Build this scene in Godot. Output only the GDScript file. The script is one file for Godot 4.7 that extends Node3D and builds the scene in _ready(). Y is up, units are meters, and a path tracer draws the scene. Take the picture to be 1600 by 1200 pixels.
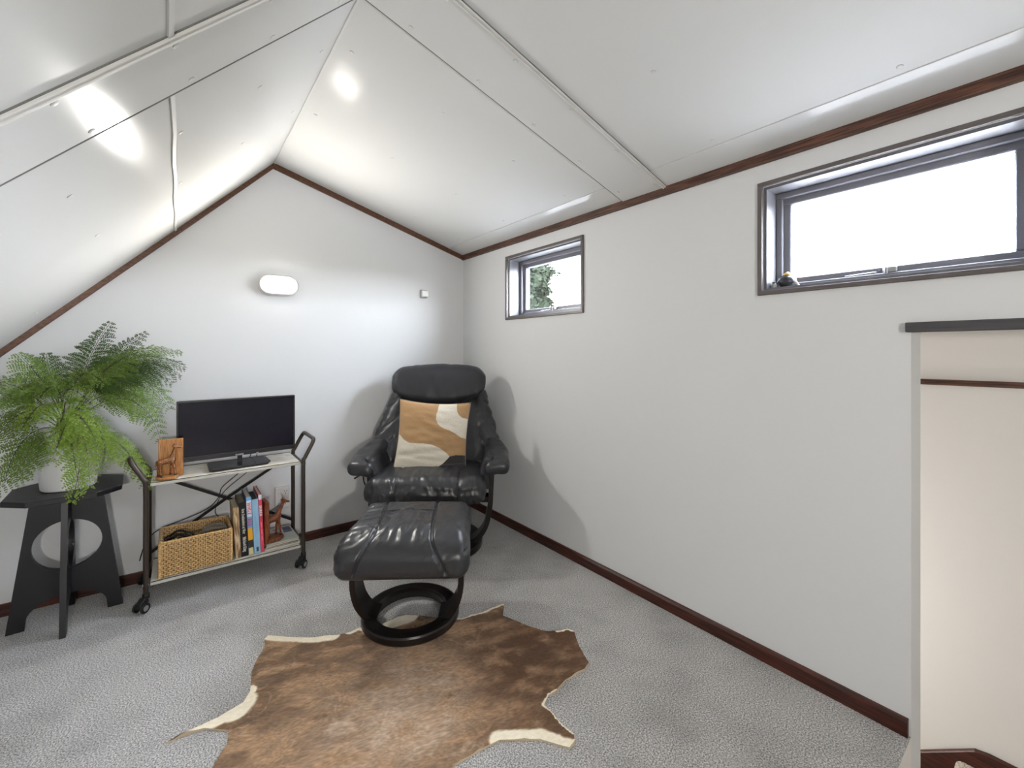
extends Node3D
# An attic corner: gable wall, sloped panelled ceiling, leather recliner, trolley, fern stand and hide rug.

const EYE := Vector3(-1.654, 1.1, 2.72)
const RIDGE := Vector2(-1.236, 2.158)
const EAVE_Y := 1.807          # where the shallow slope meets the right wall
const STEEP := 1.0365          # fall of the steep slope per metre
const SHALLOW := 0.284         # rise of the shallow slope per metre
const SKY_ENERGY := 68.0
const LAMP_ENERGY := 1.2
const REAR_LAMP_ENERGY := 3.2
const LAMP_GLOW := 18.0
const STAIR_ENERGY := 0.38
const EXPOSURE := 1.14

var M := {}
var used := {}
var rng := RandomNumberGenerator.new()


class Geo:
	var v := PackedVector3Array()
	var t := PackedVector2Array()
	var c := PackedColorArray()
	var ix := PackedInt32Array()
	var has_uv := false
	var has_col := false

	func vert(p: Vector3, uv := Vector2.ZERO, col := Color.WHITE) -> int:
		v.append(p)
		t.append(uv)
		c.append(col)
		return v.size() - 1

	func tri(a: int, b: int, d: int) -> void:
		ix.append(a)
		ix.append(b)
		ix.append(d)

	func quad(a: int, b: int, d: int, e: int) -> void:
		tri(a, b, d)
		tri(a, d, e)

	# turns the closed shape that starts at this index so that its faces look outward (clockwise)
	func fix(start: int) -> void:
		var vol := 0.0
		var o := v[ix[start]]
		for i in range(start, ix.size(), 3):
			vol += (v[ix[i]] - o).dot((v[ix[i + 1]] - o).cross(v[ix[i + 2]] - o))
		if vol > 0.0:
			flip(start)

	func flip(start: int) -> void:
		for i in range(start, ix.size(), 3):
			var k := ix[i + 1]
			ix[i + 1] = ix[i + 2]
			ix[i + 2] = k

	func normals() -> PackedVector3Array:
		var n := PackedVector3Array()
		n.resize(v.size())
		for i in range(0, ix.size(), 3):
			var a := ix[i]
			var b := ix[i + 1]
			var d := ix[i + 2]
			var k := (v[d] - v[a]).cross(v[b] - v[a])
			n[a] += k
			n[b] += k
			n[d] += k
		for i in n.size():
			n[i] = n[i].normalized() if n[i].length_squared() > 1e-24 else Vector3.UP
		return n

	# pushes the vertices from this one on along their normals
	func swell(from: int, how: Callable) -> void:
		var n := normals()
		for i in range(from, v.size()):
			v[i] += n[i] * how.call(v[i], n[i])

	func mesh() -> ArrayMesh:
		var a := []
		a.resize(Mesh.ARRAY_MAX)
		a[Mesh.ARRAY_VERTEX] = v
		a[Mesh.ARRAY_NORMAL] = normals()
		if has_uv:
			a[Mesh.ARRAY_TEX_UV] = t
		if has_col:
			a[Mesh.ARRAY_COLOR] = c
		a[Mesh.ARRAY_INDEX] = ix
		var m := ArrayMesh.new()
		m.add_surface_from_arrays(Mesh.PRIMITIVE_TRIANGLES, a)
		return m

	# box with chamfered edges, flat faces
	func box(at: Vector3, size: Vector3, bev := 0.002, turn := Basis()) -> Geo:
		var h := size / 2.0
		bev = minf(bev, minf(h.x, minf(h.y, h.z)) * 0.7)
		var hull := []
		for ax in 3:
			var b := (ax + 1) % 3
			var d := (ax + 2) % 3
			for s in [-1.0, 1.0]:
				var q := []
				for k in [[-1, -1], [1, -1], [1, 1], [-1, 1]]:
					var p := Vector3()
					p[ax] = s * h[ax]
					p[b] = k[0] * (h[b] - bev)
					p[d] = k[1] * (h[d] - bev)
					q.append(p)
				hull.append(q)
			if bev > 0.0:
				for s in [[-1, -1], [1, -1], [1, 1], [-1, 1]]:
					var q := []
					for e in [[-1, 0], [1, 0], [1, 1], [-1, 1]]:
						var p := Vector3()
						p[ax] = e[0] * (h[ax] - bev)
						p[b] = s[0] * (h[b] - (bev if e[1] else 0.0))
						p[d] = s[1] * (h[d] - (0.0 if e[1] else bev))
						q.append(p)
					hull.append(q)
		if bev > 0.0:
			for sx in [-1, 1]:
				for sy in [-1, 1]:
					for sz in [-1, 1]:
						hull.append([Vector3(sx * h.x, sy * (h.y - bev), sz * (h.z - bev)), Vector3(sx * (h.x - bev), sy * h.y, sz * (h.z - bev)), Vector3(sx * (h.x - bev), sy * (h.y - bev), sz * h.z)])
		for q in hull:
			var mid := Vector3()
			for p in q:
				mid += p
			var n: Vector3 = (q[2] - q[0]).cross(q[1] - q[0])
			if n.dot(mid) < 0.0:
				q.reverse()
			var i0 := v.size()
			for p in q:
				vert(at + turn * p)
			for k in range(1, q.size() - 1):
				tri(i0, i0 + k, i0 + k + 1)
		return self

	# tube along points; r is a number or one radius per point
	func tube(pts: Array, r: Variant, sides := 8, closed := false) -> Geo:
		var start := ix.size()
		var base := v.size()
		var n := pts.size()
		var up := Vector3.UP
		var first: Vector3 = (pts[1] - pts[0]).normalized()
		if absf(first.dot(up)) > 0.9:
			up = Vector3.RIGHT
		for i in n:
			var a: Vector3 = pts[(i - 1 + n) % n] if closed else pts[maxi(i - 1, 0)]
			var b: Vector3 = pts[(i + 1) % n] if closed else pts[mini(i + 1, n - 1)]
			var dir := (b - a).normalized()
			up = (up - dir * up.dot(dir)).normalized()
			var side := dir.cross(up)
			var rad: float = r[i] if r is Array else r
			for k in sides:
				var w := TAU * k / sides
				vert(pts[i] + (up * cos(w) + side * sin(w)) * rad)
		for i in (n if closed else n - 1):
			var j := (i + 1) % n
			for k in sides:
				var l := (k + 1) % sides
				quad(base + i * sides + k, base + i * sides + l, base + j * sides + l, base + j * sides + k)
		if not closed:
			for e in [0, n - 1]:
				var m := vert(pts[e])
				for k in sides:
					var l := (k + 1) % sides
					if e == 0:
						tri(m, base + l, base + k)
					else:
						tri(m, base + e * sides + k, base + e * sides + l)
		fix(start)
		return self

	# profile of (radius, height) turned round the y axis; corners with a large bend are split
	func lathe(prof: Array, n := 32, xf := Transform3D(), loop := false) -> Geo:
		var start := ix.size()
		var m := prof.size()
		for i in (m if loop else m - 1):
			var a: Vector2 = prof[i]
			var b: Vector2 = prof[(i + 1) % m]
			var base := v.size()
			for k in n + 1:
				var w := TAU * (k % n) / n
				vert(xf * Vector3(a.x * cos(w), a.y, a.x * sin(w)), Vector2(float(k) / n, a.y))
				vert(xf * Vector3(b.x * cos(w), b.y, b.x * sin(w)), Vector2(float(k) / n, b.y))
			for k in n:
				var q := base + 2 * k
				quad(q, q + 2, q + 3, q + 1)
		fix(start)
		return self

	# smooth version: one vertex per profile point
	func turned(prof: Array, n := 32, xf := Transform3D()) -> Geo:
		var start := ix.size()
		var base := v.size()
		for p in prof:
			for k in n:
				var w := TAU * k / n
				vert(xf * Vector3(maxf(p.x, 0.00005) * cos(w), p.y, maxf(p.x, 0.00005) * sin(w)))
		for i in prof.size() - 1:
			for k in n:
				var l := (k + 1) % n
				quad(base + i * n + k, base + i * n + l, base + (i + 1) * n + l, base + (i + 1) * n + k)
		fix(start)
		return self

	# polygon in the local xy plane, between two local z
	func prism(poly: PackedVector2Array, z0: float, z1: float, xf := Transform3D(), bev := 0.0) -> Geo:
		var start := ix.size()
		var ids := Geometry2D.triangulate_polygon(poly)
		var n := poly.size()
		var inner := PackedVector2Array()
		var cw := Geometry2D.is_polygon_clockwise(poly)
		for i in n:
			var e0 := (poly[i] - poly[(i - 1 + n) % n]).normalized()
			var e1 := (poly[(i + 1) % n] - poly[i]).normalized()
			var n0 := Vector2(-e0.y, e0.x)
			var n1 := Vector2(-e1.y, e1.x)
			if cw:
				n0 = -n0
				n1 = -n1
			var mid := (n0 + n1).normalized()
			inner.append(poly[i] + mid * bev / maxf(0.4, mid.dot(n0)))
		var rings := [[poly, z0], [poly, z1]] if bev <= 0.0 else [[inner, z0], [poly, z0 + bev], [poly, z1 - bev], [inner, z1]]
		var shape: PackedVector2Array = rings[0][0]
		for e in 2:
			var base := v.size()
			for p in shape:
				vert(xf * Vector3(p.x, p.y, z1 if e else z0), p)
			for k in range(0, ids.size(), 3):
				if e:
					tri(base + ids[k], base + ids[k + 1], base + ids[k + 2])
				else:
					tri(base + ids[k], base + ids[k + 2], base + ids[k + 1])
		# orientation of triangulate_polygon follows the polygon; make the sides agree with the lids by the volume test below
		var lid := (poly[ids[1]] - poly[ids[0]]).cross(poly[ids[2]] - poly[ids[0]]) > 0.0
		for r in rings.size() - 1:
			for i in n:
				var j := (i + 1) % n
				var a: Vector2 = rings[r][0][i]
				var b: Vector2 = rings[r][0][j]
				var a2: Vector2 = rings[r + 1][0][i]
				var b2: Vector2 = rings[r + 1][0][j]
				var base := v.size()
				vert(xf * Vector3(a.x, a.y, rings[r][1]))
				vert(xf * Vector3(b.x, b.y, rings[r][1]))
				vert(xf * Vector3(b2.x, b2.y, rings[r + 1][1]))
				vert(xf * Vector3(a2.x, a2.y, rings[r + 1][1]))
				if lid != cw:
					quad(base, base + 1, base + 2, base + 3)
				else:
					quad(base, base + 3, base + 2, base + 1)
		fix(start)
		return self

	# rectangular bar bent along points in a plane; "across" is the width direction
	func bar(pts: Array, across: Vector3, width: float, thick: float) -> Geo:
		var start := ix.size()
		var n := pts.size()
		var rows := []
		for i in n:
			var dir: Vector3 = (pts[mini(i + 1, n - 1)] - pts[maxi(i - 1, 0)]).normalized()
			var out := dir.cross(across).normalized() * thick / 2.0
			var w := across * width / 2.0
			rows.append([pts[i] + out + w, pts[i] - out + w, pts[i] - out - w, pts[i] + out - w])
		for s in 4:
			var base := v.size()
			for i in n:
				vert(rows[i][s])
				vert(rows[i][(s + 1) % 4])
			for i in n - 1:
				quad(base + 2 * i, base + 2 * i + 1, base + 2 * i + 3, base + 2 * i + 2)
		for e in [0, n - 1]:
			var base := v.size()
			for s in 4:
				vert(rows[e][s])
			if e == 0:
				quad(base, base + 3, base + 2, base + 1)
			else:
				quad(base, base + 1, base + 2, base + 3)
		fix(start)
		return self

	# closed skin over a cube lattice; "place" maps the cube [-1, 1]^3 to points
	func soft(nx: int, ny: int, nz: int, place: Callable) -> Geo:
		var start := ix.size()
		var n := [nx, ny, nz]
		var ids := {}
		for ax in 3:
			var b := (ax + 1) % 3
			var d := (ax + 2) % 3
			for s in 2:
				var rows := []
				for i in n[b] + 1:
					var row := PackedInt32Array()
					for j in n[d] + 1:
						var q := Vector3i()
						q[ax] = n[ax] * s
						q[b] = i
						q[d] = j
						if not ids.has(q):
							ids[q] = vert(place.call(Vector3(2.0 * q.x / nx - 1.0, 2.0 * q.y / ny - 1.0, 2.0 * q.z / nz - 1.0)))
						row.append(ids[q])
					rows.append(row)
				for i in n[b]:
					for j in n[d]:
						if s:
							quad(rows[i][j], rows[i + 1][j], rows[i + 1][j + 1], rows[i][j + 1])
						else:
							quad(rows[i][j], rows[i][j + 1], rows[i + 1][j + 1], rows[i + 1][j])
		fix(start)
		return self

	# open sheet; "place" maps (u, v) in [0, 1]^2 to a point
	func sheet(nu: int, nv: int, place: Callable, turned_over := false) -> Geo:
		var start := ix.size()
		var base := v.size()
		for i in nu + 1:
			for j in nv + 1:
				var q := Vector2(float(i) / nu, float(j) / nv)
				vert(place.call(q), q)
		for i in nu:
			for j in nv:
				var k := base + i * (nv + 1) + j
				quad(k, k + 1, k + nv + 2, k + nv + 1)
		if turned_over:
			flip(start)
		return self

	# one skin round tapered bones [from, to, radius, radius], joined smoothly
	func skin(bones: Array, cell: float, melt: float) -> Geo:
		var start := ix.size()
		var lo := Vector3(1e9, 1e9, 1e9)
		var hi := -lo
		for b in bones:
			var r := maxf(b[2], b[3]) + melt + cell * 2.0
			for k in 2:
				lo = lo.min(b[k] - Vector3(r, r, r))
				hi = hi.max(b[k] + Vector3(r, r, r))
		var n := Vector3i(((hi - lo) / cell).ceil()) + Vector3i.ONE
		var f := PackedFloat32Array()
		f.resize(n.x * n.y * n.z)
		f.fill(1.0)
		for b in bones:
			var a: Vector3 = b[0]
			var d: Vector3 = b[1] - a
			var dd := maxf(d.length_squared(), 1e-12)
			var r := maxf(b[2], b[3]) + melt * 2.0 + cell * 2.0
			var p0 := Vector3i(((a.min(b[1]) - Vector3(r, r, r) - lo) / cell).floor()).max(Vector3i.ZERO)
			var p1 := Vector3i(((a.max(b[1]) + Vector3(r, r, r) - lo) / cell).ceil()).min(n - Vector3i.ONE)
			for x in range(p0.x, p1.x + 1):
				for y in range(p0.y, p1.y + 1):
					for z in range(p0.z, p1.z + 1):
						var p := lo + Vector3(x, y, z) * cell - a
						var h := clampf(p.dot(d) / dd, 0.0, 1.0)
						var dist := (p - d * h).length() - lerpf(b[2], b[3], h)
						var k := (x * n.y + y) * n.z + z
						var g := maxf(melt - absf(f[k] - dist), 0.0) / melt
						f[k] = minf(f[k], dist) - g * g * melt * 0.25
		var at := {}
		var off := [Vector3i(0, 0, 0), Vector3i(1, 0, 0), Vector3i(0, 1, 0), Vector3i(1, 1, 0), Vector3i(0, 0, 1), Vector3i(1, 0, 1), Vector3i(0, 1, 1), Vector3i(1, 1, 1)]
		var edges := [[0, 1], [2, 3], [4, 5], [6, 7], [0, 2], [1, 3], [4, 6], [5, 7], [0, 4], [1, 5], [2, 6], [3, 7]]
		for x in n.x - 1:
			for y in n.y - 1:
				for z in n.z - 1:
					var s := PackedFloat32Array()
					var neg := 0
					for o in off:
						var w := f[((x + o.x) * n.y + y + o.y) * n.z + z + o.z]
						s.append(w)
						neg += int(w < 0.0)
					if neg == 0 or neg == 8:
						continue
					var sum := Vector3()
					var cnt := 0
					for e in edges:
						if (s[e[0]] < 0.0) != (s[e[1]] < 0.0):
							var h := s[e[0]] / (s[e[0]] - s[e[1]])
							sum += Vector3(off[e[0]]).lerp(Vector3(off[e[1]]), h)
							cnt += 1
					at[Vector3i(x, y, z)] = vert(lo + (Vector3(x, y, z) + sum / cnt) * cell)
		for q in at:
			for ax in 3:
				var e := Vector3i()
				e[ax] = 1
				var b := Vector3i()
				b[(ax + 1) % 3] = 1
				var d := Vector3i()
				d[(ax + 2) % 3] = 1
				if not (at.has(q - b) and at.has(q - d) and at.has(q - b - d)):
					continue
				var s0: bool = f[(q.x * n.y + q.y) * n.z + q.z] < 0.0
				var w: Vector3i = q + e
				var s1: bool = f[(w.x * n.y + w.y) * n.z + w.z] < 0.0
				if s0 == s1:
					continue
				if s0:
					quad(at[q], at[q - d], at[q - b - d], at[q - b])
				else:
					quad(at[q], at[q - b], at[q - b - d], at[q - d])
		fix(start)
		return self


static func rbox(p: Vector3, h: Vector3, r: float) -> Vector3:
	var q := p * h
	var core := q.clamp(-(h - Vector3(r, r, r)), h - Vector3(r, r, r))
	var d := q - core
	return core + d.normalized() * r if d.length_squared() > 1e-12 else q


# ---------- naming ----------
func numbered(called: String) -> String:
	var k: int = used.get(called, 0)
	used[called] = k + 1
	return called if k == 0 else "%s_%03d" % [called, k]


func tag(o: Node, label: String, category: String, group := "", kind := "") -> Node:
	o.set_meta("label", label)
	o.set_meta("category", category)
	if group:
		o.set_meta("group", group)
	if kind:
		o.set_meta("kind", kind)
	return o


func thing(called: String, label: String, category: String, at := Vector3.ZERO, turn := 0.0, group := "", kind := "") -> Node3D:
	var o := Node3D.new()
	o.name = numbered(called)
	add_child(o)
	o.position = at
	o.rotation.y = turn
	tag(o, label, category, group, kind)
	return o


func part(called: String, g: Variant, m: Material, parent: Node = self, at := Vector3.ZERO) -> MeshInstance3D:
	var o := MeshInstance3D.new()
	o.mesh = g.mesh() if g is Geo else g
	o.material_override = m
	o.position = at
	if parent == self:
		o.name = numbered(called)
		add_child(o)
	else:
		o.name = called
		parent.add_child(o, true)
	return o


func struct(called: String, g: Variant, m: Material, label: String, category: String) -> MeshInstance3D:
	var o := part(called, g, m)
	tag(o, label, category, "", "structure")
	return o


# ---------- textures and materials ----------
func noise(freq: float, sd: int, octaves := 3, type := FastNoiseLite.TYPE_SIMPLEX_SMOOTH) -> FastNoiseLite:
	var n := FastNoiseLite.new()
	n.noise_type = type
	n.seed = sd
	n.frequency = freq
	n.fractal_octaves = octaves
	if octaves == 1:
		n.fractal_type = FastNoiseLite.FRACTAL_NONE
	return n


func ramp_tex(n: FastNoiseLite, size: int, colors: Array, contrast := 1.0) -> ImageTexture:
	var img := n.get_seamless_image(size, size)
	img.convert(Image.FORMAT_L8)
	var src := img.get_data()
	var lut := PackedByteArray()
	for i in 256:
		var x := clampf((i / 255.0 - 0.5) * contrast + 0.5, 0.0, 0.9999) * (colors.size() - 1)
		var k := int(x)
		var q: Color = colors[k].lerp(colors[k + 1], x - k)
		lut.append_array([q.r8, q.g8, q.b8])
	var out := PackedByteArray()
	out.resize(src.size() * 3)
	for i in src.size():
		var k := src[i] * 3
		out[3 * i] = lut[k]
		out[3 * i + 1] = lut[k + 1]
		out[3 * i + 2] = lut[k + 2]
	var made := Image.create_from_data(size, size, false, Image.FORMAT_RGB8, out)
	return ImageTexture.create_from_image(made)


func bump_tex(n: FastNoiseLite, size: int, strength: float) -> ImageTexture:
	var img := n.get_seamless_image(size, size)
	img.convert(Image.FORMAT_RGBA8)
	img.bump_map_to_normal_map(strength)
	return ImageTexture.create_from_image(img)


func mat(col: Color, rough: float, metal := 0.0, spec := 0.5) -> StandardMaterial3D:
	var m := StandardMaterial3D.new()
	m.albedo_color = col
	m.roughness = rough
	m.metallic = metal
	m.metallic_specular = spec
	return m


func textured(tex: Texture2D, scale_: Vector3, rough: float, spec := 0.5, tint := Color.WHITE) -> StandardMaterial3D:
	var m := mat(tint, rough, 0.0, spec)
	m.albedo_texture = tex
	m.uv1_triplanar = true
	m.uv1_scale = scale_
	return m


func with_bump(m: StandardMaterial3D, tex: Texture2D, k: float) -> StandardMaterial3D:
	m.normal_enabled = true
	m.normal_texture = tex
	m.normal_scale = k
	return m


func make_materials() -> void:
	var pile := ramp_tex(noise(0.11, 11, 4), 512, [Color(0.36, 0.355, 0.35), Color(0.70, 0.695, 0.69), Color(0.99, 0.985, 0.975)], 1.0)
	M.carpet = textured(pile, Vector3(3.0, 3.0, 3.0), 0.95, 0.2)
	M.carpet.vertex_color_use_as_albedo = true
	M.carpet.uv1_world_triplanar = true
	M.carpet.rim_enabled = true
	M.carpet.rim = 0.3
	with_bump(M.carpet, bump_tex(noise(0.11, 11, 4), 512, 6.0), 0.5)
	M.stair_carpet = textured(pile, Vector3(2.6, 2.6, 2.6), 0.95, 0.2, Color(1.0, 0.96, 0.9))
	var wallbump := bump_tex(noise(0.05, 5, 3), 256, 1.2)
	M.wall = with_bump(mat(Color(0.845, 0.847, 0.85), 0.62, 0.0, 0.35), wallbump, 0.12)
	M.wall.uv1_triplanar = true
	M.wall.uv1_scale = Vector3(3, 3, 3)
	M.stair_wall = with_bump(mat(Color(0.885, 0.872, 0.858), 0.6, 0.0, 0.3), wallbump, 0.12)
	M.stair_wall.uv1_triplanar = true
	M.ceiling = with_bump(mat(Color(0.825, 0.825, 0.82), 0.17, 0.0, 0.072), bump_tex(noise(0.008, 21, 2), 256, 3.0), 0.10)
	M.ceiling.uv1_triplanar = true
	M.ceiling.uv1_scale = Vector3(0.6, 0.6, 0.6)
	M.ceiling_gloss = mat(Color(0.825, 0.825, 0.82), 0.06, 0.0, 0.27)
	M.ceiling_edge = mat(Color(0.80, 0.795, 0.78), 0.45)
	M.shell = mat(Color(0.7, 0.7, 0.7), 0.8)
	M.gap = mat(Color(0.46, 0.46, 0.45), 0.9, 0.0, 0.1)
	M.cap = mat(Color(0.83, 0.828, 0.82), 0.4, 0.0, 0.2)
	var grain := ramp_tex(noise(0.02, 31, 4), 256, [Color(0.19, 0.12, 0.10), Color(0.32, 0.205, 0.16), Color(0.42, 0.28, 0.205)], 1.6)
	M.wood_x = textured(grain, Vector3(1.2, 22, 22), 0.38, 0.45)
	M.wood_z = textured(grain, Vector3(22, 22, 1.2), 0.38, 0.45)
	var grain2 := ramp_tex(noise(0.02, 33, 4), 256, [Color(0.15, 0.07, 0.055), Color(0.26, 0.12, 0.085), Color(0.33, 0.16, 0.11)], 1.5)
	M.wood_slope = textured(ramp_tex(noise(0.03, 32, 3), 256, [Color(0.26, 0.165, 0.115), Color(0.36, 0.235, 0.165), Color(0.42, 0.28, 0.20)], 1.2), Vector3(5, 9, 20), 0.38, 0.45)
	M.base_x = textured(grain2, Vector3(1.0, 18, 18), 0.4, 0.45)
	M.base_z = textured(grain2, Vector3(18, 18, 1.0), 0.4, 0.45)
	M.casing = mat(Color(0.36, 0.335, 0.33), 0.42)
	M.liner = mat(Color(0.38, 0.38, 0.40), 0.35)
	M.alu = mat(Color(0.46, 0.46, 0.49), 0.36, 0.1)
	M.lintel = textured(ramp_tex(noise(0.03, 35, 3), 128, [Color(0.22, 0.21, 0.22), Color(0.30, 0.29, 0.30)], 1.3), Vector3(20, 20, 1), 0.5)
	M.glass = mat(Color(0.01, 0.012, 0.012, 0.05), 0.02)
	M.glass.transparency = BaseMaterial3D.TRANSPARENCY_ALPHA
	M.steel = mat(Color(0.75, 0.75, 0.76), 0.3, 0.9)
	M.white_plastic = mat(Color(0.87, 0.87, 0.86), 0.35)
	M.grey_plastic = mat(Color(0.62, 0.62, 0.62), 0.4)
	M.dark_plastic = mat(Color(0.03, 0.03, 0.035), 0.35)
	M.rubber = mat(Color(0.035, 0.035, 0.04), 0.5)


func _ready() -> void:
	rng.seed = 7
	# camera, level, the horizon above the middle of the frame
	var cam := Camera3D.new()
	cam.name = "camera"
	add_child(cam)
	cam.position = EYE
	cam.rotation.y = -deg_to_rad(37.745)
	cam.near = 0.05
	cam.far = 200.0
	cam.projection = Camera3D.PROJECTION_FRUSTUM
	cam.size = 0.05 * 1200.0 / 673.0
	cam.frustum_offset = Vector2(0.0, -50.5 / 673.0 * 0.05)
	cam.current = true
	# sky: bright overcast
	var env := Environment.new()
	env.background_mode = Environment.BG_SKY
	var sky := Sky.new()
	var sm := ProceduralSkyMaterial.new()
	sm.sky_top_color = Color(0.90, 0.94, 1.0)
	sm.sky_horizon_color = Color(0.95, 0.97, 1.0)
	sm.ground_bottom_color = Color(0.25, 0.26, 0.24)
	sm.ground_horizon_color = Color(0.45, 0.46, 0.45)
	sky.sky_material = sm
	env.sky = sky
	env.background_energy_multiplier = SKY_ENERGY
	env.tonemap_mode = Environment.TONE_MAPPER_LINEAR
	env.tonemap_exposure = EXPOSURE
	env.sdfgi_enabled = true
	env.ssao_enabled = true
	env.ssil_enabled = true
	var we := WorldEnvironment.new()
	we.name = "surroundings"
	we.environment = env
	add_child(we)

	make_materials()
	build_shell()
	build_ceiling()
	build_windows()
	build_stairwell()
	build_lamp()
	build_recliner()
	build_footstool()
	build_rug()
	build_trolley()
	build_television()
	build_shelf_things()
	build_plant_stand()
	build_fern()
	build_small_things()
	build_outside()


# ---------- the room ----------
func build_shell() -> void:
	# floor: carpet pile with footprints of nap, open over the stairs
	var g := Geo.new()
	g.has_col = true
	var nap := noise(2.6, 41, 3)
	var nap2 := noise(9.0, 42, 2)
	var cell := 0.05
	for i in 56:
		for j in 90:
			var x := -2.8 + i * cell
			var z := j * cell
			if x > -0.701 and z > 2.44 and z < 3.59:
				continue
			var ids := []
			for k in [[0, 0], [1, 0], [1, 1], [0, 1]]:
				var px: float = x + k[0] * cell
				var pz: float = minf(z + k[1] * cell, 2.445) if x > -0.701 and z < 2.44 else z + k[1] * cell
				var tone := 0.95 + 0.22 * nap.get_noise_2d(px, pz * 1.6 + px * 0.8) + 0.12 * nap2.get_noise_2d(px, pz)
				ids.append(g.vert(Vector3(px, 0.0, pz), Vector2.ZERO, Color(tone, tone, tone)))
			g.quad(ids[0], ids[1], ids[2], ids[3])
	g.box(Vector3(-1.75, -0.06, 2.25), Vector3(2.1, 0.1, 4.5), 0)
	g.box(Vector3(-0.35, -0.06, 1.17), Vector3(0.7, 0.1, 2.34), 0)
	g.box(Vector3(-0.35, -0.06, 4.05), Vector3(0.7, 0.1, 0.9), 0)
	struct("floor", g, M.carpet, "grey cut pile carpet covering the attic floor", "carpet")
	# gable wall behind the chair
	var gable := PackedVector2Array([Vector2(-2.75, -0.3), Vector2(0.0, -0.3), Vector2(0.0, EAVE_Y + 0.02), Vector2(RIDGE.x, RIDGE.y + 0.02), Vector2(-2.75, RIDGE.y - (2.75 + RIDGE.x) * STEEP + 0.02)])
	struct("wall_back", Geo.new().prism(gable, -0.1, 0.0), M.wall, "pale gable wall with the oval light, behind chair and trolley", "wall")
	struct("wall_rear", Geo.new().prism(gable, 4.5, 4.6), M.wall, "pale gable wall closing the room opposite the oval light", "wall")
	g = Geo.new().box(Vector3(-2.8, 0.2, 2.25), Vector3(0.1, 1.0, 4.7), 0)
	struct("wall_left", g, M.wall, "low knee wall under the steep ceiling slope", "wall")
	g = Geo.new()
	for b in [[-0.1, 0.541, -0.3, 1.95], [0.541, 1.175, -0.3, 1.317], [0.541, 1.175, 1.687, 1.95], [1.175, 2.051, -0.3, 1.95], [2.051, 2.445, -1.4, 1.317], [2.051, 2.691, 1.687, 1.95], [2.445, 2.691, 1.18, 1.317], [2.691, 3.6, 1.18, 1.95], [3.6, 4.6, -0.3, 1.95]]:
		g.box(Vector3(0.064, (b[2] + b[3]) / 2, (b[0] + b[1]) / 2), Vector3(0.128, b[3] - b[2], b[1] - b[0]), 0)
	struct("wall_right", g, M.wall, "long plain wall with two small high windows and the stair opening", "wall")
	# skirting boards
	g = Geo.new().prism(PackedVector2Array([Vector2(0, 0), Vector2(0.016, 0), Vector2(0.016, 0.041), Vector2(0.010, 0.049), Vector2(0, 0.049)]), -2.75, 0.0, Transform3D(Basis(Vector3(0, 0, 1), Vector3.UP, Vector3(1, 0, 0)), Vector3.ZERO))
	struct("baseboard_back", g, M.base_x, "dark red wood skirting along the gable wall", "skirting board")
	g = Geo.new().prism(PackedVector2Array([Vector2(0, 0), Vector2(-0.016, 0), Vector2(-0.016, 0.041), Vector2(-0.010, 0.049), Vector2(0, 0.049)]), 0.0, 2.44)
	struct("baseboard_right", g, M.base_z, "dark red wood skirting along the wall under the windows", "skirting board")
	# crown trims
	g = Geo.new().prism(PackedVector2Array([Vector2(-0.002, 1.769), Vector2(-0.016, 1.771), Vector2(-0.018, EAVE_Y + 0.008), Vector2(0.0, EAVE_Y + 0.008)]), 0.0, 4.5)
	struct("trim_1", g, M.wood_z, "brown wood moulding where the window wall meets the ceiling", "moulding")
	var drop := 0.038
	var poly := PackedVector2Array([Vector2(0, EAVE_Y + 0.002), Vector2(RIDGE.x, RIDGE.y + 0.002), Vector2(RIDGE.x, RIDGE.y - drop), Vector2(0, EAVE_Y - drop)])
	struct("trim_2", Geo.new().prism(poly, 0.0, 0.014, Transform3D(), 0.002), M.wood_slope, "brown wood moulding under the shallow slope on the gable", "moulding")
	var foot := Vector2(-2.75, RIDGE.y - (2.75 + RIDGE.x) * STEEP)
	poly = PackedVector2Array([Vector2(RIDGE.x, RIDGE.y + 0.002), foot, foot - Vector2(0, 0.044), Vector2(RIDGE.x, RIDGE.y - drop)])
	struct("trim_3", Geo.new().prism(poly, 0.0, 0.014, Transform3D(), 0.002), M.wood_slope, "brown wood moulding under the steep slope on the gable", "moulding")


# s metres down the slope from the ridge, z along the room, h metres below the slope
func slope(steep: bool, s: float, z: float, h := 0.0) -> Vector3:
	var d := Vector2(-1.0, -STEEP).normalized() if steep else Vector2(1.0, -SHALLOW).normalized()
	var n := Vector2(-d.y, d.x) if steep else Vector2(d.y, -d.x)
	if n.y > 0.0:
		n = -n
	var p := RIDGE + d * s + n * h
	return Vector3(p.x, p.y, z)


func slope_basis(steep: bool) -> Basis:
	var along := (slope(steep, 1.0, 0.0) - slope(steep, 0.0, 0.0)).normalized()
	var down := (slope(steep, 0.0, 0.0, 1.0) - slope(steep, 0.0, 0.0)).normalized()
	return Basis(along, down, along.cross(down))


func slope_box(g: Geo, steep: bool, s0: float, s1: float, z0: float, z1: float, h0: float, h1: float, bev := 0.001) -> void:
	g.box(slope(steep, (s0 + s1) / 2, (z0 + z1) / 2, (h0 + h1) / 2), Vector3(s1 - s0, h1 - h0, z1 - z0), bev, slope_basis(steep))


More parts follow.
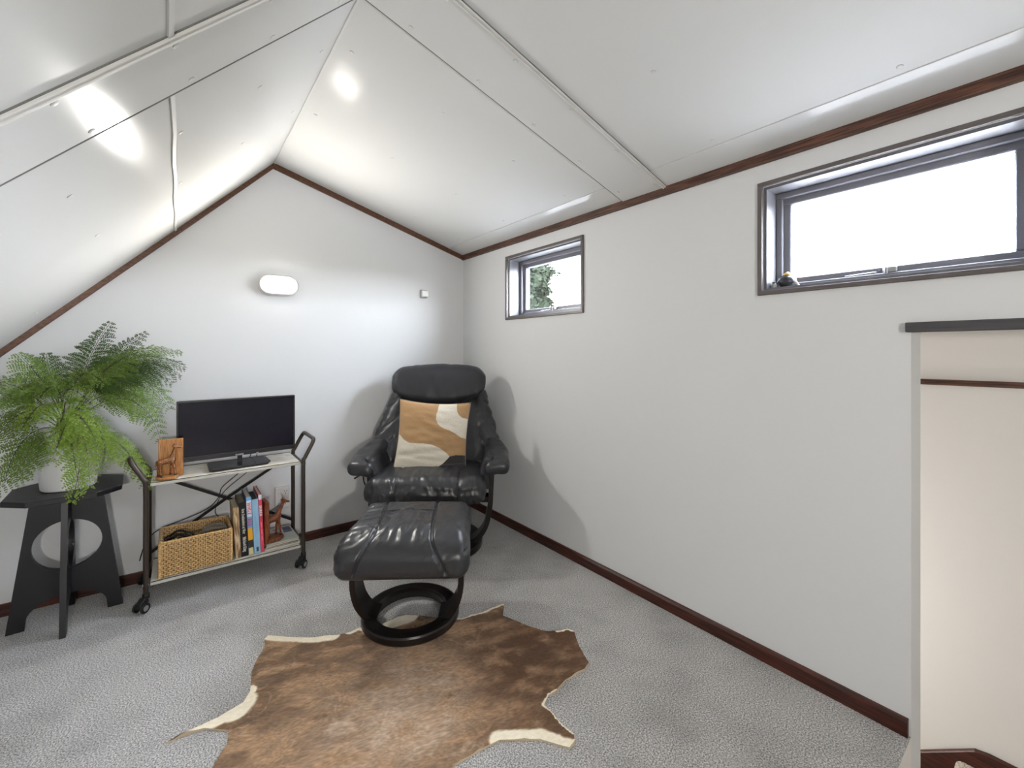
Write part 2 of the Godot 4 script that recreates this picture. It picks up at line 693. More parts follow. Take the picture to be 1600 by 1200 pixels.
func build_ceiling() -> void:
	var top := 0.14
	var poly := PackedVector2Array([Vector2(0.2, EAVE_Y - 0.2 * SHALLOW + 0.004), Vector2(RIDGE.x, RIDGE.y + 0.004), Vector2(-2.95, RIDGE.y + 0.004 - (2.95 + RIDGE.x) * STEEP), Vector2(-2.95, RIDGE.y + 0.004 - (2.95 + RIDGE.x) * STEEP + top), Vector2(RIDGE.x, RIDGE.y + top), Vector2(0.2, EAVE_Y - 0.2 * SHALLOW + top)])
	var c := struct("ceiling", Geo.new().prism(poly, -0.1, 4.6), M.shell, "white panelled attic ceiling of two slopes meeting at a ridge", "ceiling")
	var ls := 1.2836       # ridge to eave along the shallow slope
	var bat := 1.1485      # to the joint near the eave
	var lb := 0.6265       # to the joint on the steep slope
	var ll := 2.18
	for zz in [[0.0, 1.452], [1.648, 3.1], [3.1, 4.5]]:
		for q in [[false, 0.002, bat, 0.006], [false, bat, ls + 0.01, 0.008], [true, 0.002, lb, 0.006], [true, lb, ll, 0.006]]:
			var g := Geo.new()
			slope_box(g, q[0], q[1], q[2] - 0.001, zz[0], zz[1] - 0.001, -0.004, q[3])
			part("ceiling_panel", g, M.ceiling_gloss if q[1] == bat else M.ceiling, c)
		# cover strip over the joint of the steep slope, a little uneven
		var g2 := Geo.new()
		var pts := []
		for k in 13:
			pts.append(slope(true, lb + 0.0025 * sin(k * 1.7 + zz[0]), lerpf(zz[0] + 0.002, zz[1] - 0.002, k / 12.0), 0.008))
		g2.bar(pts, slope_basis(true).x, 0.011, 0.006)
		part("joint_strip", g2, M.cap, c)
	# the wide band that crosses both slopes
	for st in [false, true]:
		var l: float = ls - 0.006 if not st else ll
		var g := Geo.new()
		slope_box(g, st, 0.0, l, 1.448, 1.660, 0.004, 0.0115, 0.0015)
		part("cover_band", g, M.ceiling, c)
		g = Geo.new()
		slope_box(g, st, 0.0, l, 1.660, 1.664, 0.004, 0.017, 0.001)
		part("band_edge_bead", g, M.cap, c)
		g = Geo.new()
		slope_box(g, st, 0.0, l, 1.664, 1.674, 0.002, 0.014, 0.001)
		part("band_edge_strip", g, M.ceiling_edge, c)
		g = Geo.new()
		slope_box(g, st, 0.0, l, 1.674, 1.6765, 0.004, 0.0085, 0.0)
		part("shadow_gap", g, M.gap, c)
		g = Geo.new()
		slope_box(g, st, 0.0, l, 1.4440, 1.4478, 0.004, 0.0124 if st else 0.0100, 0.0)
		part("shadow_gap", g, M.gap, c)
	# thin bead along the ridge
	var gr := Geo.new()
	gr.bar([Vector3(RIDGE.x + 0.006, RIDGE.y - 0.011, 0.0), Vector3(RIDGE.x + 0.006, RIDGE.y - 0.011, 1.44)], Vector3(1, -0.3, 0).normalized(), 0.006, 0.002)
	part("ridge_bead", gr, M.cap, c)
	# screw caps
	var cap_mesh := Geo.new().turned([Vector2(0, 0.0), Vector2(0.0075, 0.0), Vector2(0.007, 0.0012), Vector2(0.004, 0.0019), Vector2(0, 0.002)], 14).mesh()
	var spots := []
	for k in 5:
		spots.append([false, 0.16 + k * 0.26, 1.474, 0.0115])
		spots.append([false, 0.19 + k * 0.26, 1.642, 0.0115])
	for k in 4:
		spots.append([true, 0.10 + k * 0.24, 1.474, 0.0115])
		spots.append([true, 0.14 + k * 0.24, 1.642, 0.0115])
	for z in [0.20, 0.70, 1.20]:
		for s in [0.06, 0.42, 0.78, 1.10]:
			spots.append([false, s, z + 0.03 * s, 0.006])
	for z in [0.22, 0.72, 1.18]:
		for s in [0.06, 0.32, 0.60, 0.92, 1.25]:
			spots.append([true, s, z, 0.006])
	for z in [1.95, 2.45]:
		for s in [0.3, 0.75, 1.12]:
			spots.append([false, s, z, 0.006])
	for q in spots:
		var o := part("screw_cap", cap_mesh, M.cap, c)
		var b := slope_basis(q[0])
		o.transform = Transform3D(b, slope(q[0], q[1], q[2], q[3]))


func build_windows() -> void:
	for k in 2:
		var z0: float = [0.526, 2.036][k]
		var z1 := z0 + 0.664
		var label: String = ["small high window near the corner, a tree showing through it", "small high window above the stair opening, two trinkets on its sill"][k]
		var w := thing("window_%d" % (k + 1), label, "window", Vector3(0, 1.301, z0), 0.0, "", "structure")
		var wide := 0.664
		var tall := 0.402
		# casing on the room side
		var t := 0.015
		for q in [[0.0, wide, 0.0, t], [0.0, wide, tall - t, tall], [0.0, t, t, tall - t], [wide - t, wide, t, tall - t]]:
			part("casing", Geo.new().box(Vector3(-0.003, (q[2] + q[3]) / 2, (q[0] + q[1]) / 2), Vector3(0.016, q[3] - q[2], q[1] - q[0]), 0.0015), M.casing, w)
		# reveal boards
		for q in [[t, wide - t, t, t + 0.010], [t, wide - t, tall - t - 0.010, tall - t], [t, t + 0.010, t + 0.010, tall - t - 0.010], [wide - t - 0.010, wide - t, t + 0.010, tall - t - 0.010]]:
			part("reveal_board", Geo.new().box(Vector3(0.060, (q[2] + q[3]) / 2, (q[0] + q[1]) / 2), Vector3(0.108, q[3] - q[2], q[1] - q[0]), 0.0005), M.liner, w)
		# fixed frame and opening sash
		var a := t + 0.010
		var f := 0.020
		for q in [[a, wide - a, a, a + f], [a, wide - a, tall - a - f, tall - a], [a, a + f, a + f, tall - a - f], [wide - a - f, wide - a, a + f, tall - a - f]]:
			part("frame", Geo.new().box(Vector3(0.112, (q[2] + q[3]) / 2, (q[0] + q[1]) / 2), Vector3(0.05, q[3] - q[2], q[1] - q[0]), 0.002), M.alu, w)
		var b := a + f - 0.004
		var e := 0.026
		var sash := []
		for q in [[b, wide - b, b, b + e], [b, wide - b, tall - b - e, tall - b], [b, b + e, b + e, tall - b - e], [wide - b - e, wide - b, b + e, tall - b - e]]:
			sash.append(part("sash", Geo.new().box(Vector3(0.122, (q[2] + q[3]) / 2, (q[0] + q[1]) / 2), Vector3(0.034, q[3] - q[2], q[1] - q[0]), 0.003), M.alu, w))
		part("pane", Geo.new().box(Vector3(0.124, tall / 2, wide / 2), Vector3(0.004, tall - 2 * (b + e) + 0.01, wide - 2 * (b + e) + 0.01), 0), M.glass, w)
		# latch and stay on the bottom rail
		var mid := wide / 2
		var lt := part("latch", Geo.new().box(Vector3(0.098, b + 0.014, mid + 0.012), Vector3(0.012, 0.018, 0.034), 0.002), M.steel, w)
		part("latch_lever", Geo.new().box(Vector3(0.089, b + 0.010, mid + 0.004), Vector3(0.006, 0.026, 0.009), 0.002), M.steel, lt)
		part("stay", Geo.new().tube([Vector3(0.086, b + 0.006, mid - 0.10), Vector3(0.086, b + 0.009, mid - 0.02)], 0.0018, 6), M.steel, w)


func build_stairwell() -> void:
	# wall faces under the floor edge and round the void
	var g := Geo.new().box(Vector3(-0.35, -0.7008, 2.3949), Vector3(0.7, 1.3984, 0.1), 0)
	struct("wall_stair_head", g, M.stair_wall, "cream wall face dropping below the carpet edge at the stairs", "wall")
	g = Geo.new()
	g.box(Vector3(0.65, -0.15, 2.6), Vector3(0.1, 2.9, 2.2), 0)
	struct("wall_stair_far", g, M.stair_wall, "cream stairwell wall carrying a thin wooden rail", "wall")
	g = Geo.new().box(Vector3(0.365, -0.15, 1.45), Vector3(0.67, 2.9, 0.1), 0)
	g.box(Vector3(0.365, -0.15, 3.75), Vector3(0.67, 2.9, 0.1), 0)
	g.box(Vector3(-0.4, -0.75, 3.65), Vector3(0.8, 1.3, 0.1), 0)
	g.box(Vector3(-0.75, -0.75, 3.0), Vector3(0.1, 1.3, 1.4), 0)
	g.box(Vector3(0.064, -0.85, 1.77), Vector3(0.128, 1.3, 0.55), 0)
	struct("wall_stair_ends", g, M.stair_wall, "cream walls closing the ends of the stairwell", "wall")
	struct("ceiling_stair", Geo.new().box(Vector3(0.415, 1.265, 2.6), Vector3(0.57, 0.05, 2.4), 0), M.stair_wall, "cream stairwell ceiling hidden above the opening", "ceiling")
	struct("floor_stair", Geo.new().box(Vector3(0.1, -1.45, 2.6), Vector3(2.0, 0.1, 2.6), 0), M.stair_wall, "lower floor at the foot of the stairs", "floor")
	struct("trim_4", Geo.new().box(Vector3(-0.002, 1.169, 3.02), Vector3(0.032, 0.028, 1.17), 0.002), M.lintel, "dark charcoal board capping the top of the stair opening", "moulding")
	struct("trim_5", Geo.new().box(Vector3(0.593, 0.986, 2.6), Vector3(0.016, 0.021, 2.2), 0.003), M.wood_z, "thin brown rail running along the stairwell wall", "rail")
	var poly := PackedVector2Array([Vector2(1.5, -1.09), Vector2(2.515, -0.318), Vector2(2.55, -0.311), Vector2(3.7, -0.311), Vector2(3.7, -0.60), Vector2(2.53, -0.60), Vector2(1.5, -1.38)])
	g = Geo.new().prism(poly, 0.0, 0.02, Transform3D(Basis(Vector3(0, 0, 1), Vector3.UP, Vector3(-1, 0, 0)), Vector3(0.60, 0, 0)), 0.003)
	struct("trim_6", g, M.base_z, "reddish brown stringer board following the stairs on the cream wall", "stringer")
	# landing and treads, carpeted with round noses
	var steps := [["landing", -0.378, 2.470, 3.70, 0.0, 0.58], ["tread", -0.59, 2.23, 2.51, 0.13, 0.58], ["tread", -0.78, 1.99, 2.27, 0.13, 0.58], ["tread", -0.97, 1.75, 2.03, 0.13, 0.58], ["tread", -1.16, 1.51, 1.79, 0.13, 0.58]]
	var t := thing("staircase", "carpeted staircase going down from a landing beside the cream wall", "stairs", Vector3.ZERO, 0.0, "", "structure")
	for q in steps:
		var prof := PackedVector2Array([Vector2(q[3], q[1]), Vector2(q[3], q[1] - 0.17), Vector2(q[2] + 0.03, q[1] - 0.17), Vector2(q[2] + 0.03, q[1] - 0.05)])
		for k in 7:
			var w := PI * k / 6.0
			prof.append(Vector2(q[2] + 0.02 - 0.022 * sin(w), q[1] - 0.022 - 0.022 * cos(w)))
		part("carpeted_" + q[0], Geo.new().prism(prof, q[4], q[5], Transform3D(Basis(Vector3(0, 0, 1), Vector3.UP, Vector3(-1, 0, 0)), Vector3(q[4] + q[5], 0, 0))), M.stair_carpet, t)
	for k in 2:
		var y: float = [-0.27, -0.13][k]
		part("carpeted_tread", Geo.new().box(Vector3([-0.13, -0.40][k], (y - 1.0) / 2, 3.02), Vector3(0.26, y + 1.0, 1.13), 0.015), M.stair_carpet, t)
	# warm lamp down the stairs, out of view
	var lamp := thing("stair_lamp", "round white lamp on the wall low in the stairwell", "wall lamp", Vector3(0.34, 0.10, 1.5))
	part("base", Geo.new().turned([Vector2(0, 0), Vector2(0.07, 0), Vector2(0.07, 0.02), Vector2(0, 0.02)], 28, Transform3D(Basis(Vector3.RIGHT, PI / 2), Vector3.ZERO)), M.white_plastic, lamp)
	var glow := mat(Color(1, 0.95, 0.85), 0.5)
	glow.emission_enabled = true
	glow.emission = Color(1.0, 0.95, 0.88)
	glow.emission_energy_multiplier = 2.0
	part("globe", Geo.new().turned([Vector2(0, 0.02), Vector2(0.05, 0.021), Vector2(0.058, 0.045), Vector2(0.042, 0.075), Vector2(0, 0.088)], 28, Transform3D(Basis(Vector3.RIGHT, PI / 2), Vector3.ZERO)), glow, lamp)
	var l := OmniLight3D.new()
	l.name = "light"
	lamp.add_child(l)
	l.position = Vector3(0, 0, 0.05)
	l.light_size = 0.04
	l.light_color = Color(1.0, 0.985, 0.96)
	l.light_energy = STAIR_ENERGY
	l.omni_range = 8.0
	l.omni_attenuation = 2.0
	l.shadow_enabled = true


func stadium(w: float, h: float, n := 12) -> PackedVector2Array:
	var p := PackedVector2Array()
	var r := h / 2
	for k in n + 1:
		var a := -PI / 2 + PI * k / n
		p.append(Vector2(w / 2 - r + r * cos(a), r * sin(a)))
	for k in n + 1:
		var a := PI / 2 + PI * k / n
		p.append(Vector2(-w / 2 + r + r * cos(a), r * sin(a)))
	return p


func build_lamp() -> void:
	make_bulkhead("lit oval white bulkhead light on the gable wall above the trolley", Vector3(-1.212, 1.471, 0.0), 0.0, LAMP_ENERGY)
	make_bulkhead("lit oval white bulkhead light on the opposite gable wall behind the viewer", Vector3(-1.9, 1.15, 4.5), PI, REAR_LAMP_ENERGY)


func make_bulkhead(label: String, at: Vector3, turn: float, power: float) -> void:
	var lamp := thing("bulkhead_lamp", label, "wall lamp", at, turn)
	var g := Geo.new().prism(stadium(0.208, 0.118), 0.0, 0.036, Transform3D(), 0.010)
	part("housing", g, mat(Color(0.80, 0.795, 0.785), 0.45), lamp)
	var glow := mat(Color(1, 1, 1), 0.4)
	glow.emission_enabled = true
	glow.emission = Color(1.0, 0.985, 0.95)
	glow.emission_energy_multiplier = LAMP_GLOW
	g = Geo.new().prism(stadium(0.168, 0.080), 0.0355, 0.052, Transform3D(), 0.008)
	part("diffuser", g, glow, lamp)
	var l := AreaLight3D.new()
	l.name = "light"
	lamp.add_child(l)
	l.position = Vector3(0, 0, 0.054)
	l.rotation.y = PI
	l.area_size = Vector2(0.15, 0.07)
	l.area_normalize_energy = true
	l.light_color = Color(1.0, 0.985, 0.955)
	l.light_energy = power
	l.area_range = 12.0
	l.shadow_enabled = true


# ---------- leather seats ----------
func leather_materials() -> void:
	var skin_bump := bump_tex(noise(0.09, 51, 4, FastNoiseLite.TYPE_CELLULAR), 512, 2.0)
	M.leather = with_bump(mat(Color(0.175, 0.178, 0.19), 0.33, 0.0, 0.5), skin_bump, 0.25)
	M.leather.uv1_triplanar = true
	M.leather.uv1_scale = Vector3(7, 7, 7)
	M.matte_leather = with_bump(mat(Color(0.165, 0.165, 0.178), 0.42, 0.0, 0.42), skin_bump, 0.25)
	M.matte_leather.uv1_triplanar = true
	M.matte_leather.uv1_scale = Vector3(7, 7, 7)
	M.arm_leather = with_bump(mat(Color(0.165, 0.167, 0.18), 0.33, 0.0, 0.5), skin_bump, 0.25)
	M.arm_leather.uv1_triplanar = true
	M.arm_leather.uv1_scale = Vector3(7, 7, 7)
	M.bentwood = mat(Color(0.075, 0.055, 0.055), 0.28, 0.0, 0.5)
	M.thread = mat(Color(0.08, 0.08, 0.085), 0.6)
	M.black_metal = mat(Color(0.05, 0.05, 0.055), 0.4, 0.3)


static func groove(d: float, w: float) -> float:
	return exp(-d * d / (w * w))


# distance from p to a polyline
static func off_line(p: Vector2, line: Array) -> float:
	var best := 1e9
	for i in line.size() - 1:
		best = minf(best, p.distance_to(Geometry2D.get_closest_point_to_segment(p, line[i], line[i + 1])))
	return best


func ring_base(outer: float, inner: float, h: float) -> Geo:
	var c := 0.010
	return Geo.new().lathe([Vector2(outer - 0.004, 0.004), Vector2(outer, 0.010), Vector2(outer, h - c), Vector2(outer - c * 0.4, h - c * 0.3), Vector2(outer - c * 1.4, h), Vector2(inner + c, h), Vector2(inner, h - c), Vector2(inner, 0.004)], 72, Transform3D(), true)


func smooth_path(ctrl: Array, steps := 8) -> Array:
	var c := Curve3D.new()
	for i in ctrl.size():
		var a: Vector3 = ctrl[maxi(i - 1, 0)]
		var b: Vector3 = ctrl[mini(i + 1, ctrl.size() - 1)]
		var m := (b - a) / 6.0
		c.add_point(ctrl[i], -m, m)
	var out := []
	for i in ctrl.size() - 1:
		for k in steps:
			out.append(c.sample(i, float(k) / steps))
	out.append(ctrl[-1])
	return out


func build_recliner() -> void:
	leather_materials()
	var t := thing("recliner_chair", "black leather recliner with a thick headrest on a round wooden base in the corner", "armchair", Vector3(-0.50, 0.0, 0.505), atan2(-0.58, 0.815))
	part("base_ring", ring_base(0.275, 0.195, 0.045), M.bentwood, t)
	for s in [-1.0, 1.0]:
		var path := smooth_path([Vector3(0.150 * s, 0.046, 0.05), Vector3(0.232 * s, 0.065, 0.07), Vector3(0.292 * s, 0.14, 0.085), Vector3(0.318 * s, 0.25, 0.09), Vector3(0.325 * s, 0.36, 0.09), Vector3(0.330 * s, 0.465, 0.09)])
		part("side_frame", Geo.new().bar(path, Vector3(0, 0, 1), 0.085, 0.026), M.bentwood, t)
	part("support_bar", Geo.new().box(Vector3(0, 0.285, 0.06), Vector3(0.64, 0.038, 0.06), 0.006), M.bentwood, t)
	part("seat_plate", Geo.new().box(Vector3(0, 0.312, -0.01), Vector3(0.50, 0.03, 0.42), 0.008), M.black_metal, t)
	# seat cushion
	var crease := noise(9.0, 61, 2)
	var fold := noise(6.0, 62, 2)
	var g := Geo.new().soft(64, 16, 44, func(p: Vector3) -> Vector3:
		var q := rbox(p, Vector3(0.313, 0.072, 0.275), 0.066)
		q.y += 0.020 * (1.0 - p.x * p.x) * (1.0 - p.z * p.z) * (1.0 if p.y > 0 else 0.3)
		q.x *= 1.0 - 0.10 * clampf(-p.z, 0.0, 1.0)
		q.z += 0.012 * (1.0 - p.x * p.x) * clampf(p.z, 0.0, 1.0)
		return q + Vector3(-0.010, 0.382, 0.022))
	g.swell(0, func(p: Vector3, n: Vector3) -> float:
		var d := 0.0
		var sx := p.x + 0.02 * clampf(0.46 - p.y, 0.0, 0.1)
		d -= 0.011 * groove(absf(absf(sx) - 0.158), 0.007)
		if p.z > 0.0:
			var w := clampf((p.z - 0.05) * 6.0, 0.0, 1.0)
			d += w * 0.0042 * (1.0 - absf(crease.get_noise_3d(p.x * 1.9 + p.y * 0.6, p.y * 0.5, p.z * 0.3)) * 4.0)
			d += w * 0.0035 * fold.get_noise_3d(p.x * 3.0 - p.y * 1.6, p.y * 0.5, 3.0)
			d -= w * 0.010 * groove(p.y - 0.405 + 0.01 * sin(p.x * 9.0), 0.012) * clampf(n.z, 0.0, 1.0) * 0.5
		return d)
	var seat := part("seat_cushion", g, M.leather, t)
	for s in [-1.0, 1.0]:
		part("seam", Geo.new().tube(smooth_path([Vector3(0.153 * s, 0.457, 0.16), Vector3(0.153 * s, 0.440, 0.268), Vector3(0.154 * s, 0.392, 0.306), Vector3(0.155 * s, 0.335, 0.288)]), 0.0016, 5), M.thread, seat)
	# backrest: wings bent forward, lower part hidden by the arms
	g = Geo.new().soft(44, 44, 12, func(p: Vector3) -> Vector3:
		var h := (p.y + 1.0) / 2.0
		var half := lerpf(0.32, 0.398, smoothstep(0.0, 0.26, h)) if h < 0.26 else lerpf(0.398, 0.288, pow((h - 0.26) / 0.74, 0.95))
		var q := rbox(p, Vector3(half, 0.25, 0.075), 0.07)
		var a := absf(q.x) / half
		q.z += 0.028 * (1.0 - p.x * p.x) * (1.0 - p.y * p.y) * (1.0 if p.z > 0 else 0.0)
		q.z += 0.075 * pow(a, 3.0) * smoothstep(1.0, 0.2, h)
		return Vector3(q.x - 0.008, q.y + 0.635, q.z - 0.135 - 0.40 * (q.y + 0.25)))
	g.swell(0, func(p: Vector3, n: Vector3) -> float:
		var ax := absf(p.x)
		var edge := 0.245 - 0.16 * clampf(p.y - 0.62, -0.1, 0.4)
		var d := -0.012 * groove(ax - edge, 0.008)
		if ax > edge:
			d += 0.007 * crease.get_noise_3d(p.x * 1.4 + p.y * 2.2, p.y * 2.0 - ax * 1.5, 1.0)
			d -= 0.010 * groove(fmod(p.y * 1.0 + ax * 0.9 + 2.0, 0.115) - 0.057, 0.010)
		d += 0.003 * fold.get_noise_3d(p.x, p.y * 2.0, 9.0)
		return d)
	part("backrest", g, M.leather, t)
	# headrest roll
	g = Geo.new().soft(48, 22, 14, func(p: Vector3) -> Vector3:
		var q := rbox(p, Vector3(0.290, 0.115, 0.068), 0.055)
		var a := q.x / 0.292
		var h := q.y / 0.115
		var top := 1.022 - 0.022 * a * a - 0.032 * pow(absf(a), 7.0)
		var low := 0.770 + 0.080 * pow(absf(a), 2.2)
		var y := lerpf(low, top, (h + 1.0) / 2.0)
		var z := q.z + 0.022 * (1.0 - a * a) * (1.0 - h * h) * (1.0 if p.z > 0 else 0.0)
		var x := q.x * (1.0 - 0.03 * clampf(-h, 0.0, 1.0))
		return Vector3(x, y, z - 0.215 - 0.32 * (y - 0.77) + 0.035 * a * a))
	g.swell(0, func(p: Vector3, _n: Vector3) -> float:
		return 0.005 * fold.get_noise_3d(p.x * 1.6, p.y * 0.8, 21.0) - 0.006 * groove(absf(p.x) - 0.262 + 0.05 * (1.0 - p.y), 0.006) * smoothstep(0.9, 0.86, p.y))
	part("headrest", g, M.matte_leather, t)
	# arms
	for s in [-1.0, 1.0]:
		var arm := part("armrest", arm_pad(s, crease), M.arm_leather, t)
		g = Geo.new().soft(12, 8, 18, func(p: Vector3) -> Vector3:
			var q := rbox(p, Vector3(0.050, 0.026, 0.10), 0.016)
			return Vector3(0.360 * s + q.x, 0.482 + q.y, 0.118 + q.z))
		part("arm_pad", g, M.matte_leather, arm)
		g = Geo.new().soft(8, 18, 24, func(p: Vector3) -> Vector3:
			var q := rbox(p, Vector3(0.026, 0.095, 0.185), 0.024)
			q.x += 0.012 * p.y * p.y
			return Vector3((0.289 + 0.22 * clampf(q.y, 0.0, 0.1)) * s + q.x * s, 0.452 + q.y - 0.10 * clampf(-q.z, 0.0, 0.2), 0.010 + q.z - 0.25 * clampf(-q.y, 0.0, 0.1)))
		g.swell(0, func(p: Vector3, _n: Vector3) -> float:
			return 0.004 * crease.get_noise_3d(p.z * 1.5, p.y * 0.8, 5.0 + s))
		part("side_panel", g, M.matte_leather, arm)
	# release lever under the arm
	part("lever", Geo.new().tube([Vector3(-0.352, 0.458, 0.17), Vector3(-0.345, 0.41, 0.17), Vector3(-0.315, 0.315, 0.13)], 0.0035, 6), M.black_metal, t)
	part("lever_knob", Geo.new().tube([Vector3(-0.36, 0.452, 0.17), Vector3(-0.392, 0.434, 0.185)], [0.004, 0.005], 8), M.black_metal, t)
	build_cushion(t)


func arm_pad(s: float, crease: FastNoiseLite) -> Geo:
	var g := Geo.new().soft(20, 10, 40, func(p: Vector3) -> Vector3:
		var f := (p.z + 1.0) / 2.0
		var half := lerpf(0.040, 0.068, smoothstep(0.0, 0.6, f))
		var q := rbox(p, Vector3(half, 0.039, 0.22), 0.035)
		var z := q.z + 0.005
		var lift := 0.552 - 0.050 * smoothstep(0.1, 0.95, f) - 0.014 * smoothstep(0.80, 1.0, f)
		var cx := lerpf(0.325, 0.356, smoothstep(0.0, 0.7, f))
		return Vector3(s * cx + q.x, lift + q.y * 1.0 - 0.10 * maxf(0.0, -q.x * s) * 2.0 * smoothstep(0.2, 0.9, f) * 0.6, z))
	g.swell(0, func(p: Vector3, _n: Vector3) -> float:
		return 0.003 * crease.get_noise_3d(p.x, p.y, p.z * 1.6 + s) - 0.004 * groove(p.z - 0.195, 0.007))
	return g


func build_cushion(chair: Node3D) -> void:
	# print: tan, cream and charcoal fields
	var n := 384
	var cream := [PackedVector2Array([Vector2(0.565, -0.1), Vector2(0.555, 0.13), Vector2(0.542, 0.19), Vector2(0.545, 0.265), Vector2(0.575, 0.325), Vector2(0.612, 0.36), Vector2(0.675, 0.39), Vector2(0.735, 0.405), Vector2(0.83, 0.445), Vector2(0.91, 0.49), Vector2(1.1, 0.53), Vector2(1.1, 0.24), Vector2(1.0, 0.235), Vector2(0.91, 0.222), Vector2(0.855, 0.182), Vector2(0.825, 0.13), Vector2(0.79, -0.1)]),
		PackedVector2Array([Vector2(-0.1, 0.465), Vector2(0.0, 0.48), Vector2(0.05, 0.505), Vector2(0.11, 0.555), Vector2(0.195, 0.597), Vector2(0.285, 0.60), Vector2(0.40, 0.597), Vector2(0.52, 0.61), Vector2(0.63, 0.65), Vector2(0.72, 0.71), Vector2(0.775, 0.757), Vector2(0.74, 0.80), Vector2(0.68, 0.87), Vector2(0.60, 0.94), Vector2(0.48, 1.1), Vector2(-0.1, 1.1)])]
	var dark := PackedVector2Array([Vector2(0.775, 0.757), Vector2(0.86, 0.735), Vector2(1.1, 0.728), Vector2(1.1, 1.1), Vector2(0.45, 1.1), Vector2(0.60, 0.94), Vector2(0.68, 0.87), Vector2(0.74, 0.80)])
	var weave := noise(0.35, 71, 2)
	var data := PackedByteArray()
	data.resize(n * n * 3)
	for y in n:
		for x in n:
			var p := Vector2(x + 0.5, y + 0.5) / n
			var col := Color(0.655, 0.525, 0.38)
			if Geometry2D.is_point_in_polygon(p, dark):
				col = Color(0.235, 0.225, 0.23)
				if absf(p.y - 0.865 + 0.16 * (p.x - 0.8)) < 0.004:
					col = Color(0.33, 0.31, 0.31)
			elif Geometry2D.is_point_in_polygon(p, cream[0]) or Geometry2D.is_point_in_polygon(p, cream[1]):
				col = Color(0.83, 0.80, 0.74)
			col = col * (1.0 + 0.10 * weave.get_noise_2d(x * 1.0, y * 0.35) + 0.08 * weave.get_noise_2d(x * 0.35 + 900.0, y * 1.0))
			var k := (y * n + x) * 3
			data[k] = clampi(int(col.r * 255), 0, 255)
			data[k + 1] = clampi(int(col.g * 255), 0, 255)
			data[k + 2] = clampi(int(col.b * 255), 0, 255)
	var cloth := mat(Color.WHITE, 0.85, 0.0, 0.25)
	cloth.albedo_texture = ImageTexture.create_from_image(Image.create_from_data(n, n, false, Image.FORMAT_RGB8, data))
	cloth.rim_enabled = true
	cloth.rim = 0.25
	var back_cloth := mat(Color(0.30, 0.29, 0.29), 0.9, 0.0, 0.2)
	var wr := noise(7.0, 72, 2)
	var face := func(q: Vector2, side: float) -> Vector3:
		var x := q.x * 2.0 - 1.0
		var y := 1.0 - q.y * 2.0
		var puff := pow(maxf((1.0 - x * x) * (1.0 - y * y), 0.0), 0.42)
		var px := x * 0.203 * (1.0 - 0.07 * (1.0 - y * y) * x * x)
		var py := y * 0.203 * (1.0 - 0.09 * (1.0 - x * x) * y * y)
		var pz := side * 0.058 * puff
		pz += puff * 0.006 * wr.get_noise_3d(px * 1.2, py * 5.0, side)
		if side > 0.0:
			pz -= puff * 0.006 * (groove(py + 0.085 - 0.03 * x, 0.010) + groove(py + 0.125 + 0.02 * x, 0.009)) + puff * 0.003 * groove(py + 0.02 * sin(x * 4.0) - 0.03, 0.02)
		return Vector3(px, py, pz)
	var at := chair.transform * Vector3(-0.006, 0.620, 0.030)
	var t := thing("throw_cushion", "square tan and cream cushion with a charcoal corner leaning in the recliner", "cushion", at, 0.0)
	t.basis = chair.basis * Basis(Vector3.RIGHT, -0.24) * Basis(Vector3(0, 0, 1), -0.055)
	var g := Geo.new().sheet(40, 40, func(q: Vector2) -> Vector3: return face.call(q, 1.0))
	g.has_uv = true
	part("printed_panel", g, cloth, t)
	g = Geo.new().sheet(40, 40, func(q: Vector2) -> Vector3: return face.call(q, -1.0), true)
	part("plain_panel", g, back_cloth, t)
	var rim := []
	for e in 4:
		for k in 14:
			var f := k / 14.0
			rim.append(face.call([Vector2(f, 0), Vector2(1, f), Vector2(1 - f, 1), Vector2(0, 1 - f)][e], 0.0))
	part("piping", Geo.new().tube(rim, 0.0022, 6, true), mat(Color(0.55, 0.50, 0.44), 0.85), t)


